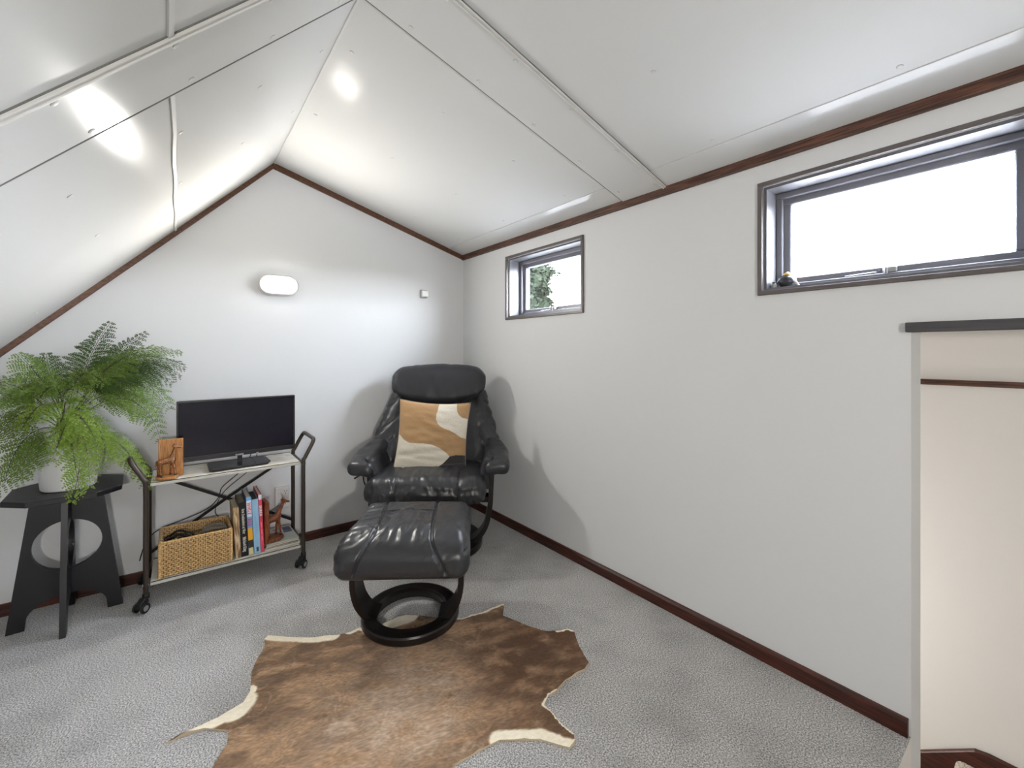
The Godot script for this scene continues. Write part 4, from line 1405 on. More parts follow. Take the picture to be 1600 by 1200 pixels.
func build_basket() -> void:
	var cane := textured(ramp_tex(noise(0.05, 111, 3), 256, [Color(0.58, 0.43, 0.25), Color(0.81, 0.66, 0.44), Color(0.90, 0.79, 0.58)], 1.5), Vector3(9, 9, 9), 0.55)
	var dim := textured(M_tex(cane), Vector3(9, 9, 9), 0.6, 0.4, Color(0.62, 0.55, 0.48))
	var w := 0.262
	var d := 0.205
	var h := 0.150
	var t := thing("wicker_basket", "honey coloured woven cane basket of cables on the trolley's lower shelf", "basket", Vector3(-1.588, 0.1145, 0.200), 0.0)
	part("bottom", Geo.new().box(Vector3(0, 0.005, 0), Vector3(w - 0.01, 0.008, d - 0.01), 0.002), dim, t)
	# stakes
	var g := Geo.new()
	var around := []
	var nw := 30
	var nd := 23
	for k in nw:
		around.append([Vector3(-w / 2 + w * (k + 0.5) / nw, 0, d / 2), Vector3(0, 0, 1)])
	for k in nd:
		around.append([Vector3(w / 2, 0, d / 2 - d * (k + 0.5) / nd), Vector3(1, 0, 0)])
	for k in nw:
		around.append([Vector3(w / 2 - w * (k + 0.5) / nw, 0, -d / 2), Vector3(0, 0, -1)])
	for k in nd:
		around.append([Vector3(-w / 2, 0, -d / 2 + d * (k + 0.5) / nd), Vector3(-1, 0, 0)])
	for q in around:
		g.tube([q[0], q[0] + Vector3(0, h, 0)], 0.0016, 5)
	part("stakes", g, dim, t).set_meta("kind", "stuff")
	# weavers, each row over and under
	g = Geo.new()
	var rows := 16
	var n := around.size()
	for r in rows:
		var pts := []
		var y := 0.006 + (h - 0.014) * r / (rows - 1)
		for k in n:
			var s := 1.0 if (k + r) % 2 == 0 else -1.0
			var a: Array = around[k]
			var nx: Array = around[(k + 1) % n]
			pts.append(a[0] + a[1] * s * 0.0034 + Vector3(0, y + 0.0009 * sin(k * 1.9 + r * 2.3), 0))
			if a[1] != nx[1]:
				pts.append(Vector3(signf(a[0].x + nx[0].x) * w / 2, y, signf(a[0].z + nx[0].z) * d / 2))
		g.tube(pts, 0.0040, 6, true)
	part("weavers", g, cane, t).set_meta("kind", "stuff")
	# rolled rim
	var ring := []
	var c := 0.012
	for q in [[1, 1], [1, -1], [-1, -1], [-1, 1]]:
		for k in 4:
			var ang: float = {[1, 1]: 0.0, [1, -1]: -PI / 2, [-1, -1]: -PI, [-1, 1]: PI / 2}[q] + PI / 2 - PI / 2 * k / 3.0
			ring.append(Vector3(q[0] * (w / 2 - c) + c * cos(ang), h, q[1] * (d / 2 - c) + c * sin(ang)))
	part("rim", Geo.new().tube(ring, 0.0052, 8, true), cane, t)
	for q in [[1, 1], [1, -1], [-1, -1], [-1, 1]]:
		part("corner_post", Geo.new().tube([Vector3(q[0] * w / 2, 0, q[1] * d / 2), Vector3(q[0] * w / 2, h, q[1] * d / 2)], 0.0058, 8), cane, t)
	# what lies in it
	var cord := mat(Color(0.055, 0.06, 0.085), 0.4)
	g = Geo.new()
	var pts := []
	for k in 150:
		var a := k * 0.262
		var r := 0.040 + 0.010 * sin(k * 0.13) + 0.004 * sin(k * 1.3)
		pts.append(Vector3(-1.645 + 0.052 * cos(a) * r / 0.045, 0.222 + r * 0.80 * sin(a) + 0.010 * sin(k * 0.06), 0.205 + 0.04 * sin(k * 0.0837) + 0.022 * cos(a)))
	g.tube(pts, 0.0026, 6)
	tag(part("cable_coil", g, cord), "loose dark cable coil in the left half of the cane basket", "cable")
	var t2 := thing("plug_adapter", "pale grey plug adapter among the dark cable in the cane basket", "adapter", Vector3(-1.628, 0.226, 0.252), 0.5)
	part("body", Geo.new().box(Vector3.ZERO, Vector3(0.058, 0.036, 0.026), 0.004), mat(Color(0.55, 0.57, 0.64), 0.35), t2)
	part("pins", Geo.new().box(Vector3(-0.034, 0.006, 0), Vector3(0.014, 0.003, 0.006), 0.0005).box(Vector3(-0.034, -0.008, 0), Vector3(0.014, 0.003, 0.006), 0.0005), M.steel, t2)
	t2 = thing("folded_cable", "flat grey cable folded in a bow, right half of the cane basket", "cable", Vector3(-1.516, 0.222, 0.215), -0.15)
	for k in 3:
		var loop := []
		for j in 15:
			var a := PI * j / 14.0
			loop.append(Vector3(-0.050 * cos(a), 0.012 + (0.036 - 0.006 * k) * sin(a), -0.018 + 0.013 * k))
		part("loop", Geo.new().bar(loop, Vector3(0, 0, 1), 0.011, 0.004), mat(Color(0.50, 0.48, 0.45), 0.5), t2)
	g = Geo.new()
	pts = []
	for k in 60:
		var a := k * 0.42
		pts.append(Vector3(0.040 * cos(a), -0.004 + 0.016 * sin(a) + 0.004 * sin(k * 0.5), 0.032 + 0.018 * sin(k * 0.21)))
	part("inner_wire", g.tube(pts, 0.0028, 6), cord, t2)


func build_books() -> void:
	# [x of the spine's middle at the foot, thickness, height, depth, lean, cover, name of its look]
	var paper := mat(Color(0.80, 0.77, 0.70), 0.8)
	var old_paper := mat(Color(0.50, 0.46, 0.40), 0.85)
	var kraft := textured(ramp_tex(noise(0.015, 121, 4), 256, [Color(0.42, 0.32, 0.22), Color(0.66, 0.54, 0.39), Color(0.80, 0.71, 0.57)], 2.0), Vector3(20, 2.2, 20), 0.7)
	var list := [
		[-1.428, 0.024, 0.242, 0.170, kraft, paper, "tan paper-wrapped book with a worn spine next to the basket"],
		[-1.402, 0.029, 0.262, 0.165, mat(Color(0.055, 0.05, 0.055), 0.35), old_paper, "thick black book with white spine lettering on the trolley"],
		[-1.3745, 0.021, 0.282, 0.185, mat(Color(0.42, 0.62, 0.80), 0.35), paper, "tall book with a blue and yellow spine and red lettering"],
		[-1.3485, 0.027, 0.266, 0.165, mat(Color(0.55, 0.70, 0.80), 0.35), mat(Color(0.20, 0.20, 0.24), 0.6), "pale blue book with a plain spine on the trolley"],
		[-1.3265, 0.0145, 0.285, 0.175, mat(Color(0.80, 0.24, 0.32), 0.35), paper, "slim red book with white capitals against the giraffe bookend"],
	]
	for i in list.size():
		var q: Array = list[i]
		var t := thing("book", q[6], "book", Vector3(q[0], 0.1147, 0.293), 0.0, "books standing on the trolley's lower shelf")
		t.rotation.z = 0.045
		t.position.y += 0.022 * q[1] * 1.0
		var th: float = q[1]
		var h: float = q[2]
		var d: float = q[3]
		# spine at z = 0 facing the room, pages behind
		part("page_block", Geo.new().box(Vector3(0, h / 2, -d / 2 - 0.002), Vector3(th - 0.004, h - 0.008, d - 0.008), 0.0005), q[5], t)
		for s in [-1.0, 1.0]:
			part("cover", Geo.new().box(Vector3(s * (th / 2 - 0.001), h / 2, -d / 2), Vector3(0.002, h, d), 0.0006), q[4] if i != 2 else mat(Color(0.30, 0.34, 0.52), 0.35), t)
		var sp := part("spine", Geo.new().box(Vector3(0, h / 2, 0.0), Vector3(th, h, 0.003), 0.001), q[4], t)
		var down := Transform3D(Basis(Vector3(0, 0, 1), -PI / 2), Vector3(0, 0, 0.0018))
		var put := func(y: float) -> Transform3D: return Transform3D(down.basis, Vector3(0.0, y, 0.0019))
		if i == 1:
			var white := mat(Color(0.86, 0.85, 0.80), 0.5)
			letters("New Zealanders at War", 0.0155, white, sp, Transform3D(down.basis, Vector3(0.002, h * 0.650, 0.0019)), 0.66, "Droid Serif", true, "title")
			letters("Michael King", 0.0170, white, sp, Transform3D(down.basis, Vector3(0.002, h * 0.225, 0.0019)), 0.64, "Droid Serif", true, "author")
		elif i == 2:
			part("spine_band", Geo.new().box(Vector3(0, h * 0.80, 0.0012), Vector3(th - 0.001, h * 0.28, 0.0012), 0.0002), mat(Color(0.82, 0.84, 0.88), 0.35), sp)
			part("spine_band", Geo.new().box(Vector3(0, h * 0.36, 0.0012), Vector3(th - 0.001, h * 0.21, 0.0012), 0.0002), mat(Color(0.86, 0.62, 0.10), 0.35), sp)
			part("spine_band", Geo.new().box(Vector3(0, h * 0.19, 0.0012), Vector3(th - 0.001, h * 0.13, 0.0012), 0.0002), mat(Color(0.17, 0.16, 0.15), 0.4), sp)
			part("spine_band", Geo.new().box(Vector3(0, h * 0.065, 0.0012), Vector3(th - 0.001, h * 0.12, 0.0012), 0.0002), mat(Color(0.76, 0.72, 0.52), 0.4), sp)
			var redm := mat(Color(0.80, 0.10, 0.20), 0.4)
			letters("WHILE", 0.0200, redm, sp, Transform3D(down.basis, Vector3(0.0, h * 0.80, 0.0020)), 0.95, "Droid Sans", true, "title")
			letters("RED", 0.0200, redm, sp, Transform3D(down.basis, Vector3(0.0, h * 0.565, 0.0020)), 1.0, "Droid Sans", true, "title")
		elif i == 3:
			part("publisher_mark", Geo.new().box(Vector3(0.001, h * 0.075, 0.0014), Vector3(0.009, 0.022, 0.0008), 0.0002), mat(Color(0.16, 0.22, 0.32), 0.4), sp)
			for k in 3:
				part("print_line", Geo.new().box(Vector3(-0.004 + 0.004 * k, h * (0.55 - 0.03 * k), 0.0014), Vector3(0.0013, h * (0.46 - 0.12 * k), 0.0008), 0.0), mat(Color(0.47, 0.60, 0.72), 0.4), sp)
		elif i == 4:
			part("spine_band", Geo.new().box(Vector3(0, h * 0.955, 0.0012), Vector3(th - 0.001, h * 0.085, 0.0012), 0.0002), mat(Color(0.84, 0.85, 0.88), 0.35), sp)
			letters("SHREK", 0.0150, M.white_plastic, sp, Transform3D(down.basis, Vector3(0.0, h * 0.72, 0.0019)), 1.15, "Droid Sans", true, "title")
			for k in 3:
				part("print_line", Geo.new().box(Vector3(0.0, h * (0.47 - 0.115 * k), 0.0014), Vector3(0.0030, h * 0.095, 0.0008), 0.0), mat(Color(0.90, 0.52, 0.58), 0.4), sp)
	# magazines lying flat under the bookend
	var covers := [[Color(0.74, 0.73, 0.70), Color(0.80, 0.79, 0.76)], [Color(0.30, 0.31, 0.31), Color(0.74, 0.73, 0.71)], [Color(0.76, 0.67, 0.57), Color(0.82, 0.78, 0.70)], [Color(0.73, 0.75, 0.74), Color(0.72, 0.72, 0.68)]]
	var y := 0.1147
	var names := ["pale magazine at the bottom of the pile under the giraffe", "dark-edged magazine second from the bottom of the pile", "cream-edged magazine second from the top of the pile", "grey-blue magazine with a dark picture on top of the pile"]
	for k in 4:
		var th: float = [0.007, 0.005, 0.006, 0.006][k]
		var wd: float = [0.160, 0.150, 0.150, 0.148][k]
		var o := thing("magazine", names[k], "magazine", Vector3(-1.316 + wd / 2.0 + [0.0, 0.002, 0.0, 0.004][k], y, 0.188 - 0.004 * k), [0.0, -0.03, 0.05, 0.04][k], "magazines lying on the trolley's lower shelf")
		part("pages", Geo.new().box(Vector3(0, th / 2, 0), Vector3(wd - 0.003, th - 0.0012, 0.207), 0.0006), mat(covers[k][1], 0.6), o)
		var cm := mat(covers[k][0], 0.3)
		var cv := part("cover", Geo.new().box(Vector3(0, th - 0.0004, 0), Vector3(wd, 0.0008, 0.210), 0), cm, o)
		part("cover", Geo.new().box(Vector3(0, 0.0004, 0), Vector3(wd, 0.0008, 0.210), 0), cm, o)
		if k == 3:
			part("cover_picture", Geo.new().box(Vector3(0.050, th + 0.0002, -0.062), Vector3(0.038, 0.0005, 0.050), 0), mat(Color(0.17, 0.22, 0.36), 0.3), cv)
			part("cover_picture", Geo.new().box(Vector3(0.048, th + 0.0002, -0.020), Vector3(0.040, 0.0005, 0.030), 0), mat(Color(0.38, 0.40, 0.43), 0.3), cv)
			part("cover_picture", Geo.new().box(Vector3(0.004, th + 0.0002, -0.075), Vector3(0.040, 0.0005, 0.012), 0), mat(Color(0.58, 0.36, 0.38), 0.3), cv)
			part("cover_picture", Geo.new().box(Vector3(0.002, th + 0.0002, 0.012), Vector3(0.026, 0.0005, 0.020), 0), mat(Color(0.50, 0.38, 0.36), 0.3), cv)
		y += th + 0.0002


# ---------- plant stand, fern, small things ----------
func build_plant_stand() -> void:
	var black := with_bump(mat(Color(0.05, 0.05, 0.072), 0.42, 0.0, 0.5), bump_tex(noise(0.02, 131, 3), 256, 1.5), 0.12)
	black.uv1_triplanar = true
	black.uv1_scale = Vector3(20, 2, 20)
	var t := thing("plant_stand", "black plant stand of two crossed boards with oval cutouts", "plant stand", Vector3(-2.015, 0.0, 0.190), 0.05)
	var top := PackedVector2Array()
	var w := 0.168
	var cut := 0.072
	for q in [[w, cut - w], [w, w - cut], [w - cut, w], [cut - w, w], [-w, w - cut], [-w, cut - w], [cut - w, -w], [w - cut, -w]]:
		top.append(Vector2(q[0], q[1]))
	part("table_top", Geo.new().prism(top, 0.0, 0.021, Transform3D(Basis(Vector3(1, 0, 0), Vector3(0, 0, 1), Vector3(0, 1, 0)), Vector3(0, 0.520, 0)), 0.002), black, t)
	# board outline: tapered sides, arched foot; the oval is cut by splitting the board into two halves
	for k in 2:
		var g := Geo.new()
		for s in [-1.0, 1.0]:
			var p := PackedVector2Array()
			p.append(Vector2(0.0, 0.520))
			p.append(Vector2(s * 0.104, 0.520))
			p.append(Vector2(s * 0.170, 0.0))
			p.append(Vector2(s * 0.120, 0.0))
			for i in 10:
				var a := PI * 0.5 * (i + 1) / 10.0
				p.append(Vector2(s * 0.118 * cos(a), 0.030 + 0.078 * sin(a)))
			for i in 21:
				var a := -PI / 2 + PI * i / 20.0
				p.append(Vector2(s * maxf(0.0, 0.103 * cos(a)), 0.308 + 0.100 * sin(a)))
			var clean := PackedVector2Array()
			for q in p:
				if clean.is_empty() or clean[-1].distance_to(q) > 0.0004:
					clean.append(q)
			g.prism(clean, -0.0095, 0.0095)
		var o := part("crossed_board", g, black, t)
		o.rotation.y = [0.0, PI / 2][k]


func frond(pts: Array, reach: float, sd: int, broad: float) -> Geo:
	var r := RandomNumberGenerator.new()
	r.seed = sd
	var g := Geo.new()
	var a: Vector3 = pts[0]
	var b: Vector3 = pts[1]
	var c: Vector3 = pts[2]
	var d: Vector3 = pts[3]
	var spine := []
	var rad := []
	var n := 36
	for i in n + 1:
		spine.append(a.bezier_interpolate(b, c, d, float(i) / n))
		rad.append(lerpf(0.0021, 0.0005, float(i) / n))
	var length := 0.0
	for i in n:
		length += spine[i].distance_to(spine[i + 1])
	var pairs := int(length / 0.023)
	var tint := r.randf_range(-0.1, 0.1)
	for k in pairs:
		var f := 0.24 + 0.76 * (k + 0.5) / pairs
		var i := mini(int(f * n), n - 1)
		var p: Vector3 = spine[i].lerp(spine[i + 1], f * n - i)
		var dir: Vector3 = (spine[i + 1] - spine[i]).normalized()
		var up := (Vector3(0, 1, 0.55)).normalized()
		up = (up - dir * up.dot(dir)).normalized()
		var side := dir.cross(up)
		var u := (f - 0.24) / 0.76
		var len_ := reach * pow(1.0 - u, 0.60) * (0.72 + 0.28 * smoothstep(0.0, 0.25, u)) * r.randf_range(0.78, 1.15) + 0.008
		var sag := r.randf_range(-0.42, -0.12)
		for s: float in [-1.0, 1.0]:
			var out := (side * s * 0.86 + dir * 0.48 + up * r.randf_range(-0.05, 0.12)).normalized()
			var m := maxi(3, int(len_ / 0.0068))
			var prev := p
			for j in m:
				var v := (j + 1.0) / m
				var q := p + out * len_ * v + Vector3(0, sag, 0.06) * len_ * v * v
				var run := (q - prev).normalized()
				var lat := (dir - run * dir.dot(run)).normalized()
				var nn := run.cross(lat)
				var ll := (0.0040 + 0.0105 * pow(1.0 - v, 0.6) * minf(1.2, 0.35 + len_ / 0.11)) * broad * r.randf_range(0.85, 1.15)
				var ww := 0.0025 + 0.0008 * (1.0 - v)
				var tone := 1.0 + tint + r.randf_range(-0.16, 0.16)
				var col := Color(tone * (1.0 + 0.25 * u), tone * (1.0 + 0.10 * u), tone)
				for e: float in [-1.0, 1.0]:
					var way: Vector3 = (lat * e * 0.9 + run * 0.45 + nn * r.randf_range(-0.55, 0.35)).normalized()
					var wide: Vector3 = (run - way * run.dot(way)).normalized() * ww
					var k0 := g.vert(q, Vector2.ZERO, col)
					var k1 := g.vert(q + way * ll * 0.45 + wide * 1.1, Vector2.ZERO, col)
					var k2 := g.vert(q + way * ll + wide * 0.5, Vector2.ZERO, col)
					var k3 := g.vert(q + way * ll * 0.5 - wide, Vector2.ZERO, col)
					g.quad(k0, k1, k2, k3)
				# midrib
				var h := lat * 0.00055
				var m0 := g.vert(prev - h, Vector2.ZERO, col * 0.8)
				var m1 := g.vert(prev + h, Vector2.ZERO, col * 0.8)
				var m2 := g.vert(q + h, Vector2.ZERO, col * 0.8)
				var m3 := g.vert(q - h, Vector2.ZERO, col * 0.8)
				g.quad(m0, m1, m2, m3)
				prev = q
	g.has_col = true
	return g


func build_fern() -> void:
	var t := thing("potted_fern", "large feathery fern in a white pot on the black stand", "potted plant", Vector3(-2.012, 0.5412, 0.190))
	var pot := mat(Color(0.88, 0.88, 0.88), 0.35)
	part("pot", Geo.new().turned([Vector2(0, 0), Vector2(0.078, 0.0), Vector2(0.083, 0.006), Vector2(0.097, 0.165), Vector2(0.100, 0.178), Vector2(0.094, 0.179), Vector2(0.090, 0.160), Vector2(0.088, 0.150)], 48), pot, t)
	part("soil", Geo.new().turned([Vector2(0, 0.156), Vector2(0.05, 0.157), Vector2(0.0895, 0.153), Vector2(0.0895, 0.145), Vector2(0, 0.145)], 28), mat(Color(0.13, 0.09, 0.06), 0.95), t)
	var shades := {}
	for q in [["d", Color(0.23, 0.32, 0.13)], ["m", Color(0.36, 0.46, 0.17)], ["b", Color(0.45, 0.555, 0.20)]]:
		var m := mat(q[1], 0.55, 0.0, 0.4)
		m.vertex_color_use_as_albedo = true
		m.backlight_enabled = true
		m.backlight = Color(0.40, 0.45, 0.2)
		m.cull_mode = BaseMaterial3D.CULL_DISABLED
		shades[q[0]] = m
	var stem := mat(Color(0.16, 0.11, 0.07), 0.6)
	var list := [
		[-2.006, 0.819, 0.180, -1.957, 1.002, 0.140, -1.825, 1.113, 0.100, -1.644, 0.980, 0.070, 0.155, "d"],
		[-2.010, 0.833, 0.180, -1.982, 0.989, 0.130, -1.962, 1.113, 0.100, -1.895, 1.235, 0.070, 0.101, "d"],
		[-2.002, 0.817, 0.170, -1.959, 0.960, 0.120, -1.891, 1.099, 0.090, -1.773, 1.192, 0.070, 0.101, "d"],
		[-1.992, 0.820, 0.200, -1.931, 0.963, 0.200, -1.776, 0.985, 0.200, -1.716, 0.695, 0.220, 0.125, "m"],
		[-1.998, 0.834, 0.200, -1.945, 1.030, 0.160, -1.813, 1.157, 0.120, -1.642, 1.092, 0.120, 0.106, "m"],
		[-1.989, 0.809, 0.220, -1.897, 0.937, 0.240, -1.795, 0.931, 0.240, -1.741, 0.789, 0.260, 0.106, "m"],
		[-1.992, 0.833, 0.200, -1.933, 0.989, 0.180, -1.833, 1.070, 0.150, -1.675, 0.948, 0.150, 0.121, "d"],
		[-1.967, 0.754, 0.220, -1.897, 0.770, 0.240, -1.814, 0.716, 0.270, -1.756, 0.499, 0.300, 0.069, "b"],
		[-1.964, 0.770, 0.240, -1.875, 0.736, 0.260, -1.813, 0.649, 0.280, -1.739, 0.518, 0.300, 0.057, "b"],
		[-2.038, 0.835, 0.180, -2.077, 0.968, 0.160, -2.125, 1.034, 0.140, -2.168, 1.094, 0.120, 0.088, "m"],
		[-2.032, 0.835, 0.180, -2.062, 0.966, 0.140, -2.087, 1.032, 0.100, -2.096, 1.093, 0.080, 0.081, "d"],
		[-2.044, 0.825, 0.200, -2.115, 0.946, 0.200, -2.174, 0.999, 0.200, -2.238, 0.977, 0.200, 0.112, "m"],
		[-2.047, 0.812, 0.200, -2.128, 0.923, 0.220, -2.190, 0.953, 0.240, -2.240, 0.887, 0.260, 0.112, "m"],
		[-2.044, 0.802, 0.220, -2.107, 0.874, 0.240, -2.167, 0.858, 0.270, -2.200, 0.747, 0.300, 0.100, "m"],
		[-2.038, 0.791, 0.240, -2.092, 0.827, 0.280, -2.141, 0.766, 0.320, -2.154, 0.621, 0.350, 0.094, "m"],
		[-2.038, 0.778, 0.240, -2.083, 0.802, 0.280, -2.117, 0.739, 0.320, -2.113, 0.623, 0.340, 0.075, "m"],
		[-2.011, 0.801, 0.240, -1.999, 0.873, 0.320, -1.980, 0.754, 0.370, -1.958, 0.537, 0.360, 0.075, "b"],
		[-2.005, 0.792, 0.240, -1.963, 0.845, 0.320, -1.931, 0.746, 0.360, -1.932, 0.554, 0.350, 0.075, "b"],
		[-2.004, 0.811, 0.220, -1.941, 0.864, 0.280, -1.890, 0.785, 0.310, -1.880, 0.654, 0.320, 0.063, "b"],
		[-2.023, 0.812, 0.220, -2.017, 0.945, 0.260, -1.990, 0.923, 0.320, -2.020, 0.800, 0.340, 0.086, "b"],
		[-2.013, 0.811, 0.220, -1.971, 0.930, 0.260, -1.954, 0.869, 0.320, -1.967, 0.725, 0.360, 0.086, "b"],
		[-2.025, 0.823, 0.200, -2.035, 0.994, 0.200, -2.055, 0.997, 0.240, -2.100, 0.877, 0.280, 0.088, "m"],
		[-2.016, 0.822, 0.200, -2.000, 1.019, 0.180, -1.972, 1.045, 0.180, -1.901, 0.962, 0.200, 0.088, "m"],
		[-2.025, 0.823, 0.200, -2.065, 0.994, 0.180, -2.109, 0.996, 0.180, -2.161, 0.913, 0.220, 0.100, "m"],
		[-2.005, 0.800, 0.240, -1.920, 0.812, 0.300, -1.859, 0.732, 0.330, -1.906, 0.624, 0.340, 0.057, "b"],
		[-2.023, 0.789, 0.240, -2.080, 0.755, 0.300, -2.123, 0.694, 0.330, -2.176, 0.588, 0.340, 0.088, "m"],
		[-1.995, 0.794, 0.260, -1.943, 0.744, 0.340, -1.956, 0.628, 0.380, -1.980, 0.519, 0.370, 0.057, "b"],
		[-2.014, 0.793, 0.240, -2.011, 0.897, 0.300, -1.951, 0.872, 0.350, -1.913, 0.743, 0.360, 0.080, "b"],
		[-2.023, 0.802, 0.240, -2.049, 0.923, 0.280, -2.076, 0.928, 0.320, -2.111, 0.815, 0.350, 0.090, "b"],
		[-2.011, 0.795, 0.250, -1.992, 0.861, 0.330, -1.999, 0.806, 0.380, -2.033, 0.685, 0.380, 0.060, "b"],
		[-2.025, 0.810, 0.200, -2.041, 0.969, 0.220, -1.999, 0.996, 0.260, -1.920, 0.864, 0.300, 0.080, "m"],
		[-2.007, 0.818, 0.170, -1.915, 0.988, 0.160, -1.778, 1.055, 0.150, -1.685, 0.831, 0.170, 0.130, "m"],
		[-2.013, 0.817, 0.160, -1.939, 1.015, 0.120, -1.804, 1.143, 0.090, -1.627, 1.020, 0.080, 0.140, "d"],
		[-2.035, 0.824, 0.200, -2.090, 0.910, 0.240, -2.149, 0.881, 0.280, -2.192, 0.769, 0.300, 0.100, "m"],
	]
	var o := t.position
	for k in list.size():
		var q: Array = list[k]
		var pts := []
		# each stalk leaves the soil
		for i in 4:
			pts.append(Vector3(q[3 * i], q[3 * i + 1], q[3 * i + 2]) - o)
		var root: Vector3 = Vector3(0.55 * pts[0].x + rng.randf_range(-0.02, 0.02), 0.150, clampf(pts[0].z * 0.5, -0.05, 0.05))
		var fr := part("frond", frond(pts, q[12], 400 + k, 1.0), shades[q[13]], t)
		var stalk := [root, root.lerp(pts[0], 0.5) + Vector3(0, 0.015, 0)]
		var rad := [0.0024, 0.0023]
		for i in 15:
			stalk.append(pts[0].bezier_interpolate(pts[1], pts[2], pts[3], i / 14.0))
			rad.append(lerpf(0.0021, 0.0006, i / 14.0))
		part("stalk", Geo.new().tube(stalk, rad, 5), stem, fr)
	var furry := mat(Color(0.25, 0.19, 0.14), 0.95)
	part("creeping_root", Geo.new().tube(smooth_path([Vector3(0.055, 0.155, 0.02), Vector3(0.085, 0.215, 0.015), Vector3(0.084, 0.255, 0.012), Vector3(0.066, 0.272, 0.010)]), 0.004, 7), furry, t)
	part("root_knob", Geo.new().skin([[Vector3(0.062, 0.268, 0.010), Vector3(0.072, 0.266, 0.012), 0.010, 0.009]], 0.0025, 0.004), furry, t)


func build_small_things() -> void:
	# thermostat-like sensor on the gable
	var t := thing("wall_sensor", "small white sensor box high on the gable wall near the corner", "sensor", Vector3(-0.322, 1.497, 0.0))
	part("mount", Geo.new().box(Vector3(0, 0, 0.006), Vector3(0.046, 0.056, 0.012), 0.003), M.grey_plastic, t)
	part("cover", Geo.new().box(Vector3(0.004, 0, 0.019), Vector3(0.052, 0.044, 0.016), 0.005), M.white_plastic, t)
	# double socket
	t = thing("power_socket", "white double power socket on the wall behind the trolley", "socket", Vector3(-1.194, 0.283, 0.0))
	part("plate", Geo.new().box(Vector3(0, 0, 0.012), Vector3(0.073, 0.118, 0.024), 0.004), M.white_plastic, t)
	for s in [-1.0, 1.0]:
		part("rocker", Geo.new().box(Vector3(-0.018, s * 0.028, 0.0255), Vector3(0.010, 0.016, 0.005), 0.001), M.white_plastic, t)
		var sl := Geo.new()
		for q in [[0.010, 0.036, 0.5], [0.022, 0.036, -0.5], [0.016, 0.022, 0.0]]:
			sl.box(Vector3(q[0], s * 0.029 + q[1] - 0.030, 0.0243), Vector3(0.002, 0.009, 0.0012), 0, Basis(Vector3(0, 0, 1), q[2]))
		part("pin_slot", sl, M.dark_plastic, t)
	# trinkets on the sill of the second window
	t = thing("trinket_pot", "round dark pot with a golden lid on the window sill", "ornament", Vector3(0.045, 1.3262, 2.112), 0.3)
	var glaze := mat(Color(0.17, 0.17, 0.19), 0.3)
	part("body", Geo.new().turned([Vector2(0, 0.0), Vector2(0.016, 0.001), Vector2(0.027, 0.012), Vector2(0.030, 0.022), Vector2(0.025, 0.034), Vector2(0.012, 0.041), Vector2(0, 0.042)], 28), glaze, t)
	part("lid", Geo.new().turned([Vector2(0, 0.040), Vector2(0.012, 0.041), Vector2(0.014, 0.045), Vector2(0.008, 0.051), Vector2(0.003, 0.055), Vector2(0, 0.0555)], 24), mat(Color(0.80, 0.66, 0.38), 0.3, 0.6), t)
	part("spout", Geo.new().tube([Vector3(-0.016, 0.020, 0.020), Vector3(-0.022, 0.010, 0.030), Vector3(-0.024, 0.001, 0.036)], [0.006, 0.004, 0.003], 8), mat(Color(0.75, 0.73, 0.72), 0.4), t)
	t = thing("trinket_jar", "tiny grey stoppered jar in the corner of the window sill", "ornament", Vector3(0.040, 1.3262, 2.072))
	part("body", Geo.new().turned([Vector2(0, 0), Vector2(0.008, 0.0), Vector2(0.009, 0.003), Vector2(0.009, 0.014), Vector2(0.006, 0.018), Vector2(0, 0.018)], 18), M.grey_plastic, t)
	part("stopper", Geo.new().turned([Vector2(0, 0.018), Vector2(0.006, 0.018), Vector2(0.006, 0.023), Vector2(0, 0.024)], 16), mat(Color(0.20, 0.20, 0.20), 0.5), t)


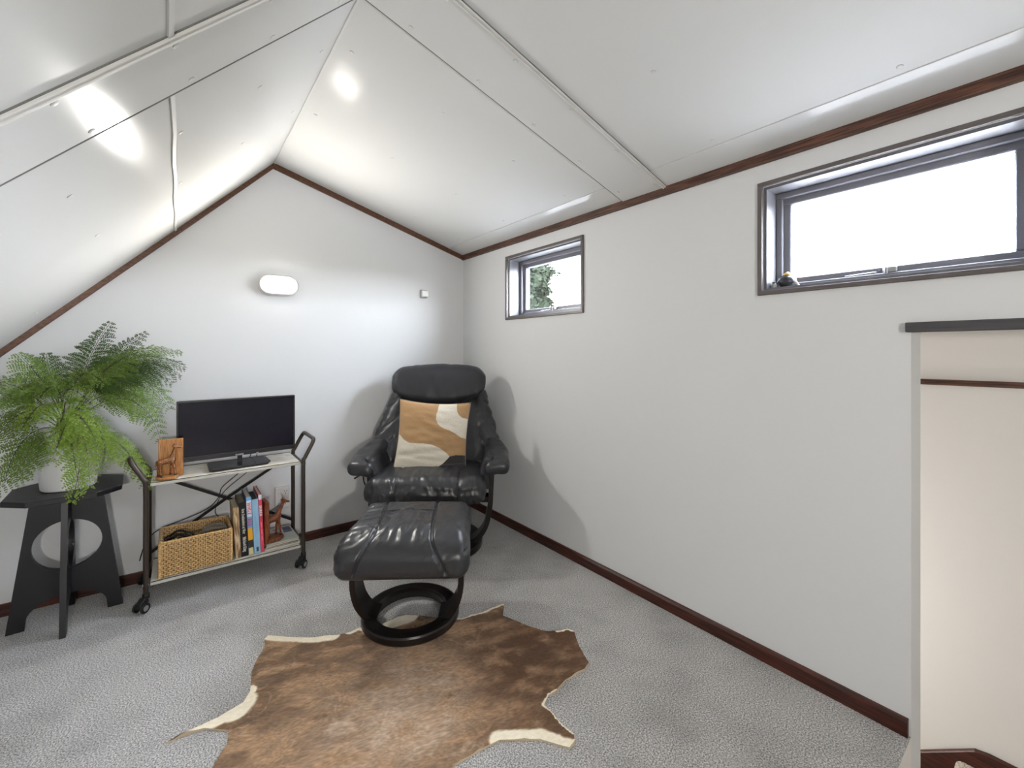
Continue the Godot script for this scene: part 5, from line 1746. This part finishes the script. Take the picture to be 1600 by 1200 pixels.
func build_outside() -> void:
	struct("ground", Geo.new().box(Vector3(9.0, -3.1, -2.0), Vector3(16.5, 0.2, 24.0), 0), mat(Color(0.47, 0.465, 0.455), 0.9), "grey concrete yard outside, well below the attic windows", "yard")
	var t := thing("tree", "leafy dark tree outside, seen through the small window near the corner", "tree", Vector3(4.35, -3.0, -4.95))
	part("trunk", Geo.new().tube([Vector3(0, 0, 0), Vector3(0.05, 2.5, 0), Vector3(0, 5.0, 0.05), Vector3(0.05, 7.2, 0)], [0.16, 0.13, 0.08, 0.02], 10), mat(Color(0.09, 0.07, 0.05), 0.9), t)
	var lump := noise(0.9, 141, 2)
	var reach := func(y: float, a: float) -> float:
		var w := 0.78 * pow(maxf(0.0, sin(PI * clampf((y - 1.2) / 7.0, 0.0, 1.0))), 0.6)
		return w * (1.0 + 0.6 * lump.get_noise_3d(cos(a) * 1.5, y * 1.6, sin(a) * 1.5))
	var core := Geo.new().soft(22, 60, 22, func(p: Vector3) -> Vector3:
		var y := 4.6 + 3.0 * p.y
		var d := Vector2(p.x, p.z)
		var a := d.angle()
		var w: float = reach.call(y, a) * 0.86
		var k := maxf(absf(p.x), absf(p.z))
		return Vector3(cos(a), 0, sin(a)) * w * k + Vector3(0, y, 0))
	var leaf := Geo.new()
	var r := RandomNumberGenerator.new()
	r.seed = 5
	for k in 26000:
		var y := r.randf_range(1.6, 7.6)
		var a := r.randf() * TAU
		var rad: float = reach.call(y, a) * sqrt(r.randf_range(0.62, 1.04))
		var p := Vector3(rad * cos(a), y, rad * sin(a))
		var d := Vector3(r.randf_range(-1, 1), r.randf_range(-0.7, 0.5), r.randf_range(-1, 1)).normalized()
		var w := d.cross(Vector3(r.randf_range(-1, 1), r.randf_range(-1, 1), r.randf_range(-1, 1))).normalized() * 0.030
		var l := d * 0.11
		leaf.quad(leaf.vert(p), leaf.vert(p + l * 0.45 + w), leaf.vert(p + l), leaf.vert(p + l * 0.5 - w))
	var m := mat(Color(0.125, 0.142, 0.112), 0.9, 0.0, 0.03)
	part("foliage_core", core, m, t)
	part("foliage", leaf, m, t).set_meta("kind", "stuff")
